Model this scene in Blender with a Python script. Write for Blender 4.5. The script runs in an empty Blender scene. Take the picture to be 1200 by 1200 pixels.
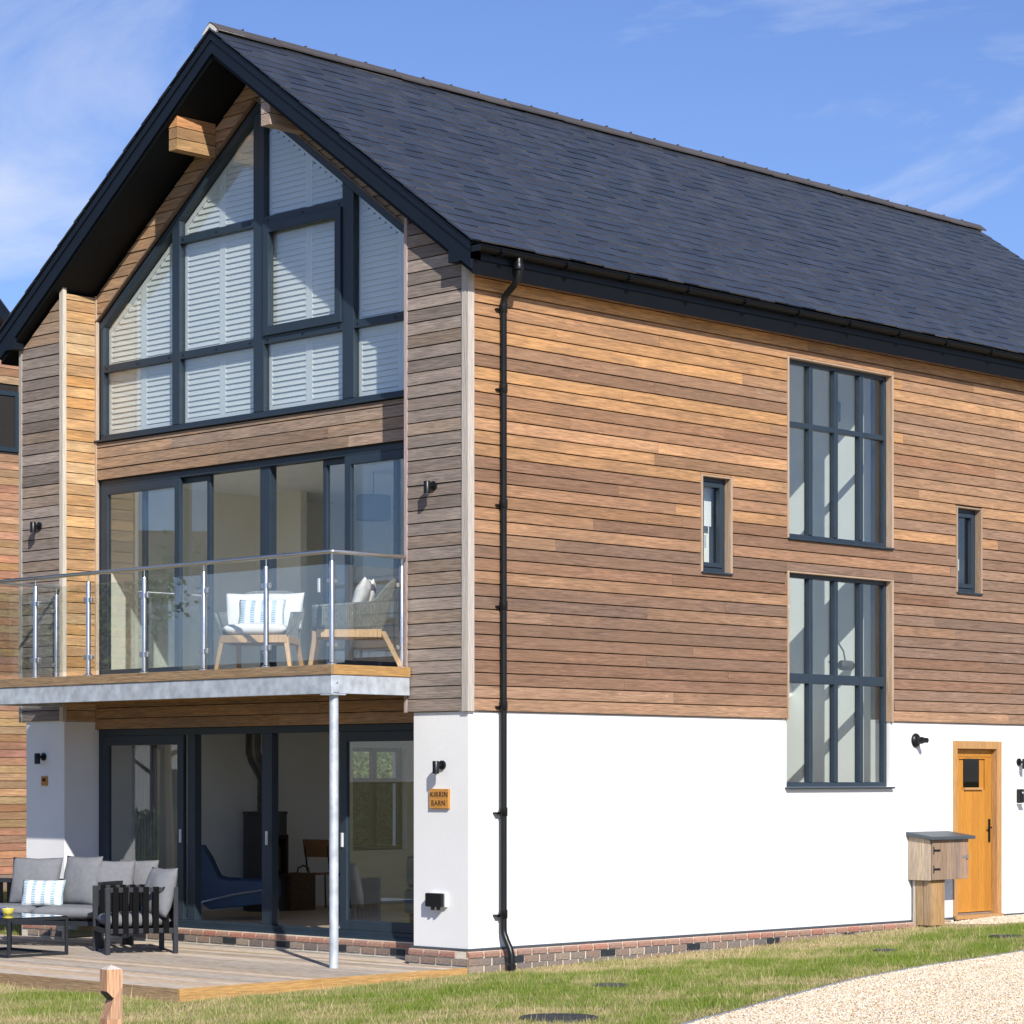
import bpy, math, random
import numpy as np
from mathutils import Vector, Matrix
random.seed(7); np.random.seed(7)
R_ = math.radians
scn = bpy.context.scene
col = scn.collection

# ------------------------------------------------------------------ camera
CAM = (-17.894, -18.162, 1.905)
cam = bpy.data.cameras.new('camera'); camo = bpy.data.objects.new('camera', cam); col.objects.link(camo)
camo.location = CAM
camo.rotation_euler = (R_(90), 0, R_(-90 + 44.464))
cam.sensor_width = 36; cam.lens = 36 * 3059.1 / 1200
cam.shift_x = 0.0; cam.shift_y = (911.44 - 600) / 1200
cam.clip_end = 3000
scn.camera = camo
scn.cycles.diffuse_bounces = 10; scn.cycles.max_bounces = 14; scn.cycles.transparent_max_bounces = 16; scn.cycles.use_denoising = True
scn.render.resolution_x = 1024; scn.render.resolution_y = 1024

# ------------------------------------------------------------------ light
SUN_DIR = Vector((-1, -1.75, 1.42)).normalized()      # towards the sun
ELEV = math.asin(SUN_DIR.z); AZ = math.atan2(SUN_DIR.x, SUN_DIR.y)
sun = bpy.data.lights.new('sun', 'SUN'); sun.energy = 4.6; sun.angle = R_(0.53); sun.color = (1, .955, .88)
suno = bpy.data.objects.new('sun', sun); col.objects.link(suno)
suno.rotation_euler = SUN_DIR.to_track_quat('Z', 'Y').to_euler(); suno.location = (-20, -35, 28)

w = bpy.data.worlds.new('World'); scn.world = w; w.use_nodes = True
nt = w.node_tree; nt.nodes.clear()
def N(t, k, **kw):
    n = t.nodes.new(k)
    for a, b in kw.items(): setattr(n, a, b)
    return n
wo = N(nt, 'ShaderNodeOutputWorld'); bg = N(nt, 'ShaderNodeBackground'); bg.inputs[1].default_value = .11
sky = N(nt, 'ShaderNodeTexSky', sky_type='NISHITA', sun_disc=False)
sky.sun_elevation = ELEV; sky.sun_rotation = AZ; sky.altitude = 50; sky.air_density = 1.0; sky.dust_density = .2; sky.ozone_density = 6.0
tc = N(nt, 'ShaderNodeTexCoord'); sep = N(nt, 'ShaderNodeSeparateXYZ'); nt.links.new(tc.outputs['Generated'], sep.inputs[0])
zz = N(nt, 'ShaderNodeMath', operation='MAXIMUM'); nt.links.new(sep.outputs[2], zz.inputs[0]); zz.inputs[1].default_value = 0
za = N(nt, 'ShaderNodeMath', operation='ADD'); nt.links.new(zz.outputs[0], za.inputs[0]); za.inputs[1].default_value = .16
dv = N(nt, 'ShaderNodeVectorMath', operation='DIVIDE'); cz = N(nt, 'ShaderNodeCombineXYZ')
for i in range(3): nt.links.new(za.outputs[0], cz.inputs[i])
nt.links.new(tc.outputs['Generated'], dv.inputs[0]); nt.links.new(cz.outputs[0], dv.inputs[1])
mp = N(nt, 'ShaderNodeMapping'); mp.inputs['Rotation'].default_value = (0, 0, R_(93.6)); mp.inputs['Scale'].default_value = (1.5, .85, 1); mp.inputs['Location'].default_value = (15.87, -4.89, -.4)
nt.links.new(dv.outputs[0], mp.inputs[0])
n1 = N(nt, 'ShaderNodeTexNoise'); n1.inputs['Scale'].default_value = 1.55; n1.inputs['Detail'].default_value = 9; n1.inputs['Roughness'].default_value = .58; n1.inputs['Distortion'].default_value = .5
nt.links.new(mp.outputs[0], n1.inputs['Vector'])
cr = N(nt, 'ShaderNodeValToRGB'); cr.color_ramp.elements[0].position = .505; cr.color_ramp.elements[1].position = .82
cr.color_ramp.elements[1].color = (.75, .75, .75, 1)
nt.links.new(n1.outputs[0], cr.inputs[0])
tn = N(nt, 'ShaderNodeMixRGB', blend_type='MULTIPLY'); tn.inputs[0].default_value = 1; tn.inputs[2].default_value = (.86,.82,.98,1); nt.links.new(sky.outputs[0], tn.inputs[1])
mx = N(nt, 'ShaderNodeMixRGB'); nt.links.new(cr.outputs[0], mx.inputs[0]); nt.links.new(tn.outputs[0], mx.inputs[1]); mx.inputs[2].default_value = (6.2, 6.5, 7.0, 1)
nt.links.new(mx.outputs[0], bg.inputs[0]); nt.links.new(bg.outputs[0], wo.inputs[0])

vs = scn.view_settings; vs.view_transform = 'Standard'; vs.look = 'None'; vs.exposure = .38; vs.gamma = 1; vs.use_curve_mapping = False

# ------------------------------------------------------------------ helpers
class MB:
    def __init__(s): s.v = []; s.f = []
    def add(s, vs_, fs):
        o = len(s.v); s.v += [tuple(p) for p in vs_]; s.f += [tuple(i + o for i in f) for f in fs]; return s
    def box(s, x0, x1, y0, y1, z0, z1):
        if x0 > x1: x0, x1 = x1, x0
        if y0 > y1: y0, y1 = y1, y0
        if z0 > z1: z0, z1 = z1, z0
        return s.add([(x0,y0,z0),(x1,y0,z0),(x1,y1,z0),(x0,y1,z0),(x0,y0,z1),(x1,y0,z1),(x1,y1,z1),(x0,y1,z1)],
                     [(0,3,2,1),(4,5,6,7),(0,1,5,4),(1,2,6,5),(2,3,7,6),(3,0,4,7)])
    def prism(s, pts, vec):
        n = len(pts); a = [Vector(p) for p in pts]; b = [p + Vector(vec) for p in a]
        nrm = Vector((0,0,0))
        for i in range(n):
            p, q = a[i], a[(i+1) % n]; nrm += p.cross(q)
        if nrm.dot(Vector(vec)) > 0: a.reverse(); b.reverse()
        # a faces away from vec
        return s.add(a + b, [tuple(range(n)), tuple(range(2*n-1, n-1, -1))] + [(j, i, n+i, n+j) for i, j in ((i, (i+1) % n) for i in range(n))])
    def bar(s, p, q, wd, hd, up=(0,0,1)):
        p, q = Vector(p), Vector(q); d = (q - p).normalized(); u = Vector(up)
        if abs(d.dot(u)) > .98: u = Vector((1,0,0))
        a = d.cross(u).normalized() * wd / 2; b = a.cross(d).normalized() * hd / 2
        vs_ = [p-a-b, p+a-b, p+a+b, p-a+b, q-a-b, q+a-b, q+a+b, q-a+b]
        return s.add(vs_, [(0,1,2,3),(7,6,5,4),(0,4,5,1),(1,5,6,2),(2,6,7,3),(3,7,4,0)])
    def tube(s, path, r, n=12, cap=True):
        P = [Vector(p) for p in path]; rr = r if isinstance(r, (list, tuple)) else [r] * len(P)
        o = len(s.v); ref = None
        for i, p in enumerate(P):
            d = (P[min(i+1, len(P)-1)] - P[max(i-1, 0)]).normalized()
            if ref is None: ref = Vector((0,0,1)) if abs(d.z) < .9 else Vector((1,0,0))
            a = d.cross(ref).normalized(); b = d.cross(a).normalized(); ref = a.cross(d) if a.cross(d).length > 0 else ref
            for k in range(n):
                t = 2 * math.pi * k / n; s.v.append(tuple(p + (a * math.cos(t) + b * math.sin(t)) * rr[i]))
        for i in range(len(P)-1):
            for k in range(n):
                k2 = (k+1) % n; s.f.append((o+i*n+k, o+(i+1)*n+k, o+(i+1)*n+k2, o+i*n+k2))
        if cap: s.f.append(tuple(o+k for k in range(n))); s.f.append(tuple(o+(len(P)-1)*n+k for k in reversed(range(n))))
        return s
    def lathe(s, prof, c=(0,0,0), n=20, axis='z'):
        o = len(s.v)
        for r, h in prof:
            for k in range(n):
                t = 2*math.pi*k/n; a, b = r*math.cos(t), r*math.sin(t)
                p = {'z': (a, b, h), 'x': (h, a, b), 'y': (b, h, a)}[axis]
                s.v.append((p[0]+c[0], p[1]+c[1], p[2]+c[2]))
        for i in range(len(prof)-1):
            for k in range(n):
                k2 = (k+1) % n; s.f.append((o+i*n+k, o+i*n+k2, o+(i+1)*n+k2, o+(i+1)*n+k))
        s.f.append(tuple(o+k for k in reversed(range(n)))); s.f.append(tuple(o+(len(prof)-1)*n+k for k in range(n)))
        return s
    def mesh(s, name):
        m = bpy.data.meshes.new(name); m.from_pydata(s.v, [], s.f); m.update(); return m
    def build(s, name, mat, parent=None, smooth=False, color=None, bevel=0, seg=2, kind=None):
        o = bpy.data.objects.new(name, s.mesh(name)); col.objects.link(o)
        if mat: o.data.materials.append(mat)
        if parent: o.parent = parent
        if smooth: 
            o.data.shade_smooth()
            m_ = o.modifiers.new('edge', 'EDGE_SPLIT'); m_.split_angle = R_(40)
        if color: o.color = (*color, 1)
        if bevel: b = o.modifiers.new('bevel', 'BEVEL'); b.width = bevel; b.segments = seg; b.limit_method = 'ANGLE'
        if kind: o['kind'] = kind
        return o
def B(x0, x1, y0, y1, z0, z1): return MB().box(x0, x1, y0, y1, z0, z1)
def tag(o, label, cat, group=None):
    o['label'] = label; o['category'] = cat
    if group: o['group'] = group
    return o
def thing(name, label, cat, loc=(0,0,0), rz=0, group=None):
    o = bpy.data.objects.new(name, None); col.objects.link(o); o.empty_display_size = .2
    o.location = loc; o.rotation_euler = (0, 0, rz); return tag(o, label, cat, group)
def clip(poly, a, b, c):
    """keep the part of a 2-D polygon where a*p + b*q <= c"""
    out = []
    for i in range(len(poly)):
        p, q = poly[i], poly[(i+1) % len(poly)]
        dp = a*p[0] + b*p[1] - c; dq = a*q[0] + b*q[1] - c
        if dp <= 0: out.append(p)
        if dp * dq < 0:
            t = dp / (dp - dq); out.append((p[0] + t*(q[0]-p[0]), p[1] + t*(q[1]-p[1])))
    return out
def area(poly): return abs(sum(poly[i][0]*poly[(i+1) % len(poly)][1] - poly[(i+1) % len(poly)][0]*poly[i][1] for i in range(len(poly)))) / 2
def mix3(a, b, t): return tuple(a[i] + (b[i]-a[i])*t for i in range(3))

# ------------------------------------------------------------------ materials
def newmat(name):
    m = bpy.data.materials.new(name); m.use_nodes = True; t = m.node_tree
    return m, t, t.nodes['Principled BSDF'], t.links
def basic(name, c, rough=.5, metal=0, var=.12, vscale=6, bump=0, bscale=60, spec=.5, stretch=(1,1,1), sheen=0):
    m, t, b, L = newmat(name)
    tcn = N(t, 'ShaderNodeTexCoord'); mpn = N(t, 'ShaderNodeMapping'); mpn.inputs['Scale'].default_value = stretch
    L.new(tcn.outputs['Object'], mpn.inputs[0])
    nz = N(t, 'ShaderNodeTexNoise'); nz.inputs['Scale'].default_value = vscale; nz.inputs['Detail'].default_value = 6
    L.new(mpn.outputs[0], nz.inputs['Vector'])
    rp = N(t, 'ShaderNodeMapRange'); rp.inputs[1].default_value = .3; rp.inputs[2].default_value = .7; rp.inputs[3].default_value = 1-var; rp.inputs[4].default_value = 1+var
    L.new(nz.outputs[0], rp.inputs[0])
    ml = N(t, 'ShaderNodeVectorMath', operation='SCALE'); ml.inputs[0].default_value = c; L.new(rp.outputs[0], ml.inputs['Scale'])
    L.new(ml.outputs[0], b.inputs['Base Color'])
    rr = N(t, 'ShaderNodeMapRange'); rr.inputs[3].default_value = max(.02, rough-.08); rr.inputs[4].default_value = min(1, rough+.08); L.new(nz.outputs[0], rr.inputs[0]); L.new(rr.outputs[0], b.inputs['Roughness'])
    b.inputs['Metallic'].default_value = metal; b.inputs['Specular IOR Level'].default_value = spec
    if sheen: b.inputs['Sheen Weight'].default_value = sheen
    if bump:
        n2 = N(t, 'ShaderNodeTexNoise'); n2.inputs['Scale'].default_value = bscale; n2.inputs['Detail'].default_value = 4; L.new(mpn.outputs[0], n2.inputs['Vector'])
        bp = N(t, 'ShaderNodeBump'); bp.inputs['Strength'].default_value = bump; bp.inputs['Distance'].default_value = .01; L.new(n2.outputs[0], bp.inputs['Height']); L.new(bp.outputs[0], b.inputs['Normal'])
    return m
def wood(name, axis, rough=.7, contrast=.3, tint=None, grey=.25, greycol=(.2,.16,.14), ringk=1.0):
    """timber tinted by the object's own colour (or tint); the grain runs along axis"""
    m, t, b, L = newmat(name)
    tcn = N(t, 'ShaderNodeTexCoord'); oi = N(t, 'ShaderNodeObjectInfo')
    of = N(t, 'ShaderNodeMath', operation='MULTIPLY'); of.inputs[1].default_value = 57.3; L.new(oi.outputs['Random'], of.inputs[0])
    cb = N(t, 'ShaderNodeCombineXYZ'); [L.new(of.outputs[0], cb.inputs[i]) for i in range(3)]
    ad = N(t, 'ShaderNodeVectorMath', operation='ADD'); L.new(tcn.outputs['Object'], ad.inputs[0]); L.new(cb.outputs[0], ad.inputs[1])
    mpn = N(t, 'ShaderNodeMapping'); sc = [1, 1, 1]; sc['xyz'.index(axis)] = .07; mpn.inputs['Scale'].default_value = sc; L.new(ad.outputs[0], mpn.inputs[0])
    fine = N(t, 'ShaderNodeTexNoise'); fine.inputs['Scale'].default_value = 90; fine.inputs['Detail'].default_value = 4; L.new(mpn.outputs[0], fine.inputs['Vector'])
    mp2 = N(t, 'ShaderNodeMapping'); s2 = [1, 1, 1]; s2['xyz'.index(axis)] = .055; mp2.inputs['Scale'].default_value = s2; L.new(ad.outputs[0], mp2.inputs[0])
    lo = N(t, 'ShaderNodeTexNoise'); lo.inputs['Scale'].default_value = 9; lo.inputs['Detail'].default_value = 1.5; L.new(mp2.outputs[0], lo.inputs['Vector'])
    rg = N(t, 'ShaderNodeMath', operation='MULTIPLY'); rg.inputs[1].default_value = 40 * ringk; L.new(lo.outputs[0], rg.inputs[0])
    sn = N(t, 'ShaderNodeMath', operation='SINE'); L.new(rg.outputs[0], sn.inputs[0])
    rs = N(t, 'ShaderNodeMapRange'); rs.inputs[1].default_value = -1; rs.inputs[3].default_value = -.32; rs.inputs[4].default_value = .28; L.new(sn.outputs[0], rs.inputs[0])
    fr = N(t, 'ShaderNodeMapRange'); fr.inputs[1].default_value = .3; fr.inputs[2].default_value = .7; fr.inputs[3].default_value = -1; fr.inputs[4].default_value = 1; L.new(fine.outputs[0], fr.inputs[0])
    sm = N(t, 'ShaderNodeMath', operation='ADD'); L.new(rs.outputs[0], sm.inputs[0]); L.new(fr.outputs[0], sm.inputs[1])
    ma = N(t, 'ShaderNodeMath', operation='MULTIPLY_ADD'); ma.inputs[1].default_value = contrast; ma.inputs[2].default_value = 1; L.new(sm.outputs[0], ma.inputs[0])
    ml = N(t, 'ShaderNodeVectorMath', operation='SCALE'); L.new(ma.outputs[0], ml.inputs['Scale'])
    if tint: ml.inputs[0].default_value = tint
    else: L.new(oi.outputs['Color'], ml.inputs[0])
    mp3 = N(t, 'ShaderNodeMapping'); s3 = [1.7, 1.7, 1.7]; s3['xyz'.index(axis)] = .38; mp3.inputs['Scale'].default_value = s3; L.new(ad.outputs[0], mp3.inputs[0])
    pw = N(t, 'ShaderNodeTexNoise'); pw.inputs['Scale'].default_value = 2.2; pw.inputs['Detail'].default_value = 7; pw.inputs['Roughness'].default_value = .65; L.new(mp3.outputs[0], pw.inputs['Vector'])
    pr = N(t, 'ShaderNodeMapRange'); pr.inputs[1].default_value = .42; pr.inputs[2].default_value = .66; pr.inputs[3].default_value = 0; pr.inputs[4].default_value = grey; L.new(pw.outputs[0], pr.inputs[0])
    mg = N(t, 'ShaderNodeMixRGB'); L.new(pr.outputs[0], mg.inputs[0]); L.new(ml.outputs[0], mg.inputs[1]); mg.inputs[2].default_value = (*greycol, 1)
    kv = N(t, 'ShaderNodeTexVoronoi'); kv.inputs['Scale'].default_value = 2.6; mp4 = N(t, 'ShaderNodeMapping'); s4 = [1, 1, 1]; s4['xyz'.index(axis)] = .55; mp4.inputs['Scale'].default_value = s4; L.new(ad.outputs[0], mp4.inputs[0]); L.new(mp4.outputs[0], kv.inputs['Vector'])
    kr = N(t, 'ShaderNodeMapRange'); kr.inputs[1].default_value = .045; kr.inputs[2].default_value = .015; kr.inputs[3].default_value = 0; kr.inputs[4].default_value = .55; L.new(kv.outputs['Distance'], kr.inputs[0])
    kl = N(t, 'ShaderNodeVectorMath', operation='SCALE'); kl.inputs['Scale'].default_value = 1.7; L.new(mg.outputs[0], kl.inputs[0])
    mk = N(t, 'ShaderNodeMixRGB'); L.new(kr.outputs[0], mk.inputs[0]); L.new(mg.outputs[0], mk.inputs[1]); L.new(kl.outputs[0], mk.inputs[2])
    vb = N(t, 'ShaderNodeMapRange'); vb.inputs[3].default_value = .86; vb.inputs[4].default_value = 1.12; L.new(oi.outputs['Random'], vb.inputs[0])
    fb2 = N(t, 'ShaderNodeVectorMath', operation='SCALE'); L.new(mk.outputs[0], fb2.inputs[0]); L.new(vb.outputs[0], fb2.inputs['Scale'])
    L.new(fb2.outputs[0], b.inputs['Base Color']); b.inputs['Roughness'].default_value = rough; b.inputs['Specular IOR Level'].default_value = .3
    bp = N(t, 'ShaderNodeBump'); bp.inputs['Strength'].default_value = .35; bp.inputs['Distance'].default_value = .004; L.new(sm.outputs[0], bp.inputs['Height']); L.new(bp.outputs[0], b.inputs['Normal'])
    return m
def glassmat(name, tint=(.86,.9,.88), ior=1.5, refl=1.0, wob=.0):
    m, t, b, L = newmat(name); t.nodes.remove(b); out = t.nodes['Material Output']
    tr = N(t, 'ShaderNodeBsdfTransparent'); tr.inputs[0].default_value = (*tint, 1)
    gl = N(t, 'ShaderNodeBsdfGlossy'); gl.inputs['Roughness'].default_value = .0; gl.inputs[0].default_value = (.95,.97,1,1)
    lw = N(t, 'ShaderNodeLayerWeight'); lw.inputs[0].default_value = .5
    pw = N(t, 'ShaderNodeMath', operation='POWER'); pw.inputs[1].default_value = 5; L.new(lw.outputs['Facing'], pw.inputs[0])
    f0 = ((ior-1)/(ior+1))**2
    fz = N(t, 'ShaderNodeMath', operation='MULTIPLY_ADD'); fz.inputs[1].default_value = 1-f0; fz.inputs[2].default_value = f0; L.new(pw.outputs[0], fz.inputs[0])
    mu = N(t, 'ShaderNodeMath', operation='MULTIPLY', use_clamp=True); mu.inputs[1].default_value = refl; L.new(fz.outputs[0], mu.inputs[0])
    if wob:
        tcn = N(t, 'ShaderNodeTexCoord'); nz = N(t, 'ShaderNodeTexNoise'); nz.inputs['Scale'].default_value = 1.1; nz.inputs['Detail'].default_value = 1
        L.new(tcn.outputs['Object'], nz.inputs['Vector']); bp = N(t, 'ShaderNodeBump'); bp.inputs['Strength'].default_value = wob; bp.inputs['Distance'].default_value = .01; L.new(nz.outputs[0], bp.inputs['Height']); L.new(bp.outputs[0], gl.inputs['Normal'])
    ms = N(t, 'ShaderNodeMixShader'); L.new(mu.outputs[0], ms.inputs[0]); L.new(tr.outputs[0], ms.inputs[1]); L.new(gl.outputs[0], ms.inputs[2]); L.new(ms.outputs[0], out.inputs[0])
    return m
def hue_random(name, ramp, rough=.6, island=True, bump=.3, bscale=80, var=.15, spec=.4):
    """colour picked per object (and per mesh island) from a ramp"""
    m, t, b, L = newmat(name); oi = N(t, 'ShaderNodeObjectInfo'); ge = N(t, 'ShaderNodeNewGeometry')
    ad = N(t, 'ShaderNodeMath', operation='ADD'); L.new(oi.outputs['Random'], ad.inputs[0])
    if island: L.new(ge.outputs['Random Per Island'], ad.inputs[1])
    else: ad.inputs[1].default_value = 0
    fr = N(t, 'ShaderNodeMath', operation='FRACT'); L.new(ad.outputs[0], fr.inputs[0])
    rp = N(t, 'ShaderNodeValToRGB'); e = rp.color_ramp.elements
    while len(e) < len(ramp): e.new(.5)
    for i, c in enumerate(ramp): e[i].position = i/(len(ramp)-1); e[i].color = (*c, 1)
    L.new(fr.outputs[0], rp.inputs[0])
    tcn = N(t, 'ShaderNodeTexCoord'); nz = N(t, 'ShaderNodeTexNoise'); nz.inputs['Scale'].default_value = bscale; nz.inputs['Detail'].default_value = 5; L.new(tcn.outputs['Object'], nz.inputs['Vector'])
    mr = N(t, 'ShaderNodeMapRange'); mr.inputs[1].default_value = .3; mr.inputs[2].default_value = .7; mr.inputs[3].default_value = 1-var; mr.inputs[4].default_value = 1+var; L.new(nz.outputs[0], mr.inputs[0])
    ml = N(t, 'ShaderNodeVectorMath', operation='SCALE'); L.new(rp.outputs[0], ml.inputs[0]); L.new(mr.outputs[0], ml.inputs['Scale']); L.new(ml.outputs[0], b.inputs['Base Color'])
    b.inputs['Roughness'].default_value = rough; b.inputs['Specular IOR Level'].default_value = spec
    bp = N(t, 'ShaderNodeBump'); bp.inputs['Strength'].default_value = bump; bp.inputs['Distance'].default_value = .006; L.new(nz.outputs[0], bp.inputs['Height']); L.new(bp.outputs[0], b.inputs['Normal'])
    return m
def stripes(name, axis, base=(.62,.63,.62), c1=(.06,.2,.36), c2=(.2,.42,.52), freq=9):
    m, t, b, L = newmat(name); tcn = N(t, 'ShaderNodeTexCoord'); sp = N(t, 'ShaderNodeSeparateXYZ'); L.new(tcn.outputs['Object'], sp.inputs[0])
    a = 'xyz'.index(axis); o = 2
    u = N(t, 'ShaderNodeMath', operation='MULTIPLY'); u.inputs[1].default_value = freq; L.new(sp.outputs[a], u.inputs[0])
    fu = N(t, 'ShaderNodeMath', operation='FRACT'); L.new(u.outputs[0], fu.inputs[0])
    g1 = N(t, 'ShaderNodeMath', operation='LESS_THAN'); g1.inputs[1].default_value = .42; L.new(fu.outputs[0], g1.inputs[0])
    v = N(t, 'ShaderNodeMath', operation='MULTIPLY'); v.inputs[1].default_value = 52; L.new(sp.outputs[o], v.inputs[0])
    fv = N(t, 'ShaderNodeMath', operation='FRACT'); L.new(v.outputs[0], fv.inputs[0])
    g2 = N(t, 'ShaderNodeMath', operation='LESS_THAN'); g2.inputs[1].default_value = .55; L.new(fv.outputs[0], g2.inputs[0])
    mu = N(t, 'ShaderNodeMath', operation='MULTIPLY'); L.new(g1.outputs[0], mu.inputs[0]); L.new(g2.outputs[0], mu.inputs[1])
    nz = N(t, 'ShaderNodeTexNoise'); nz.inputs['Scale'].default_value = 14; L.new(tcn.outputs['Object'], nz.inputs['Vector'])
    mc = N(t, 'ShaderNodeMixRGB'); mc.inputs[1].default_value = (*c1, 1); mc.inputs[2].default_value = (*c2, 1)
    st = N(t, 'ShaderNodeMapRange'); st.inputs[1].default_value = .4; st.inputs[2].default_value = .6; L.new(nz.outputs[0], st.inputs[0]); L.new(st.outputs[0], mc.inputs[0])
    mm = N(t, 'ShaderNodeMixRGB'); mm.inputs[1].default_value = (*base, 1); L.new(mu.outputs[0], mm.inputs[0]); L.new(mc.outputs[0], mm.inputs[2])
    L.new(mm.outputs[0], b.inputs['Base Color']); b.inputs['Roughness'].default_value = .9; return m

M = {}
M['render'] = basic('white_render', (.78,.775,.76), .88, var=.035, vscale=.9, bump=.35, bscale=140, spec=.2)
M['cedar_x'] = wood('cedar_x', 'x', grey=.55, greycol=(.21,.125,.075)); M['cedar_y'] = wood('cedar_y', 'y', grey=.5, greycol=(.20,.165,.14)); M['timber_z'] = wood('timber_z', 'z', contrast=.16, grey=.3, greycol=(.42,.38,.34))
M['batten'] = basic('dark_membrane', (.018,.015,.013), .9)
M['navy'] = basic('navy_frame_paint', (.020,.034,.050), .45, var=.08)
M['barge'] = basic('navy_bargeboard', (.0045,.0085,.016), .5, var=.15, spec=.3)
M['soffit'] = basic('dark_soffit', (.0025,.0035,.005), .6, spec=.2)
M['black'] = basic('black_plastic', (.0045,.005,.006), .38, spec=.4)
M['gutter'] = basic('gutter_black', (.0025,.003,.004), .45, spec=.2)
M['slate'] = hue_random('blue_slate', [(.022,.028,.041),(.032,.040,.057),(.026,.031,.043),(.042,.049,.066),(.028,.036,.052),(.035,.042,.060)], .45, bump=.25, bscale=26, var=.14, spec=.5)
M['slate_edge'] = hue_random('slate_edge', [(.008,.009,.012),(.012,.014,.018),(.17,.155,.13),(.02,.022,.027),(.10,.095,.085),(.008,.01,.013),(.14,.13,.115)], .7, bump=0, var=.3)
M['ridge'] = hue_random('ridge_tile', [(.066,.058,.058),(.078,.068,.067),(.060,.054,.056)], .7)
M['mortar'] = basic('mortar', (.62,.56,.46), .95, var=.15, bump=.4)
M['mortar_pale'] = basic('pale_mortar', (.62,.60,.55), .95, var=.1, bump=.4)
M['brick'] = hue_random('stock_brick', [(.22,.16,.13),(.28,.19,.14),(.17,.14,.125),(.30,.235,.18),(.22,.18,.155),(.14,.12,.115),(.27,.21,.17)], .88, island=False, bump=.6, bscale=55, var=.3)
M['brick_red'] = hue_random('red_plinth_brick', [(.33,.175,.12),(.30,.18,.135),(.38,.22,.155),(.34,.14,.10),(.29,.19,.15)], .85, island=False, bump=.5, bscale=45, var=.22)
M['airbrick'] = basic('dark_airbrick', (.025,.03,.035), .6)
M['lead'] = basic('grey_bead', (.06,.075,.09), .5)
M['glass'] = glassmat('window_glass', (.955,.975,.965), 1.5, 2.0, .012)
M['railglass'] = glassmat('balustrade_glass', (.965,.98,.975), 1.45, 3.0, .02)
M['clearglass'] = glassmat('table_glass', (.25,.27,.28), 1.5, 1.3)
M['steel'] = basic('stainless_steel', (.66,.65,.63), .3, 1, var=.05)
M['galv'] = basic('galvanised_steel', (.50,.54,.58), .55, .35, var=.22, vscale=9, bump=.05)
M['edging'] = basic('dull_edging', (.25,.28,.31), .7, .2, var=.2)
M['shutter'] = basic('shutter_white', (.78,.79,.78), .5, var=.02)
M['deck_y'] = wood('deck_boards', 'y', contrast=.3, grey=.35, greycol=(.46,.41,.35))
M['deckedge_x'] = wood('deck_edge_x', 'x', tint=(.42,.24,.085), contrast=.25, grey=.1); M['deckedge_y'] = wood('deck_edge_y', 'y', tint=(.30,.20,.11), contrast=.3, grey=.2)
M['oak'] = wood('orange_oak', 'z', tint=(.50,.215,.032), contrast=.14, rough=.5, grey=.12, greycol=(.42,.17,.03))
M['oakframe'] = wood('oak_frame', 'z', tint=(.44,.24,.09), contrast=.2, rough=.6, grey=.2)
M['teak'] = wood('pale_teak', 'z', tint=(.52,.34,.18), contrast=.12, rough=.5, grey=.05)
M['fabric'] = basic('grey_fabric', (.185,.19,.205), .95, var=.08, vscale=18, bump=.35, bscale=300, spec=.1)
M['fabric_w'] = basic('white_fabric', (.64,.65,.66), .95, var=.04, vscale=10, bump=.3, bscale=200, spec=.1)
M['stripe'] = stripes('striped_fabric', 'x')
M['rope'] = basic('grey_rope', (.17,.185,.18), .85, var=.35, vscale=70, bump=.9, bscale=90, stretch=(1.6,1.6,.12))
M['charcoal'] = basic('charcoal_metal', (.022,.025,.031), .5, .2)
M['strap'] = basic('black_strap', (.0035,.0035,.004), .85, spec=.15)
M['paint_lightened'] = basic('lightened_grey_paint', (.80,.845,.845), .9, var=.03, vscale=2)  # indoor paint, floor and carpet colours raised to stand in for missing room light
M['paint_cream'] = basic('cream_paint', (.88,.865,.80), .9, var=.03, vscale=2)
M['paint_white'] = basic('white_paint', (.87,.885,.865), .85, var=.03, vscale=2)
M['floor'] = wood('oak_floor', 'x', tint=(.66,.53,.38), contrast=.2, rough=.45, grey=.1)
M['carpet'] = basic('pale_carpet', (.66,.63,.57), .95, bump=.3)
M['blue'] = basic('blue_leather', (.022,.065,.13), .55)
M['stove'] = basic('stove_grey', (.075,.072,.074), .5, .3)
M['flue'] = basic('flue_metal', (.16,.16,.165), .4, .7)
M['wicker'] = basic('brown_wicker', (.13,.075,.035), .8, var=.5, vscale=60, bump=1, bscale=70, stretch=(.4,.4,3))
M['ply'] = wood('plywood', 'x', tint=(.36,.17,.07), contrast=.15, rough=.4)
M['curtain_green'] = basic('green_curtain', (.018,.045,.04), .9)
M['curtain_grey'] = basic('grey_curtain', (.22,.20,.21), .9)
M['shade'] = basic('grey_lampshade', (.10,.115,.12), .8)
M['iron'] = basic('cast_iron', (.045,.048,.052), .6, .3, var=.3, vscale=30, bump=.5, bscale=40)
M['signwood'] = wood('sign_wood', 'y', tint=(.46,.21,.045), contrast=.15, grey=.1)
M['ink'] = basic('burnt_lettering', (.02,.012,.008), .9)
M['larch'] = wood('larch_post', 'z', tint=(.46,.25,.14), contrast=.4, grey=.3, greycol=(.5,.38,.3))
M['boxwood'] = wood('weathered_box_boards', 'z', contrast=.28, grey=.35, greycol=(.27,.22,.18))
M['white_plastic'] = basic('pale_plastic', (.62,.65,.66), .4)
M['yellow'] = basic('yellow_glaze', (.75,.62,.12), .25); M['bowlblue'] = basic('blue_glaze', (.05,.08,.30), .25)
M['green'] = basic('green_plastic', (.03,.45,.10), .5)
M['log_colour'] = basic('log_pale', (.55,.42,.24), .8)
M['rooftile'] = hue_random('clay_tiles', [(.10,.08,.075),(.14,.11,.10),(.09,.085,.085)], .8)

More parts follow.
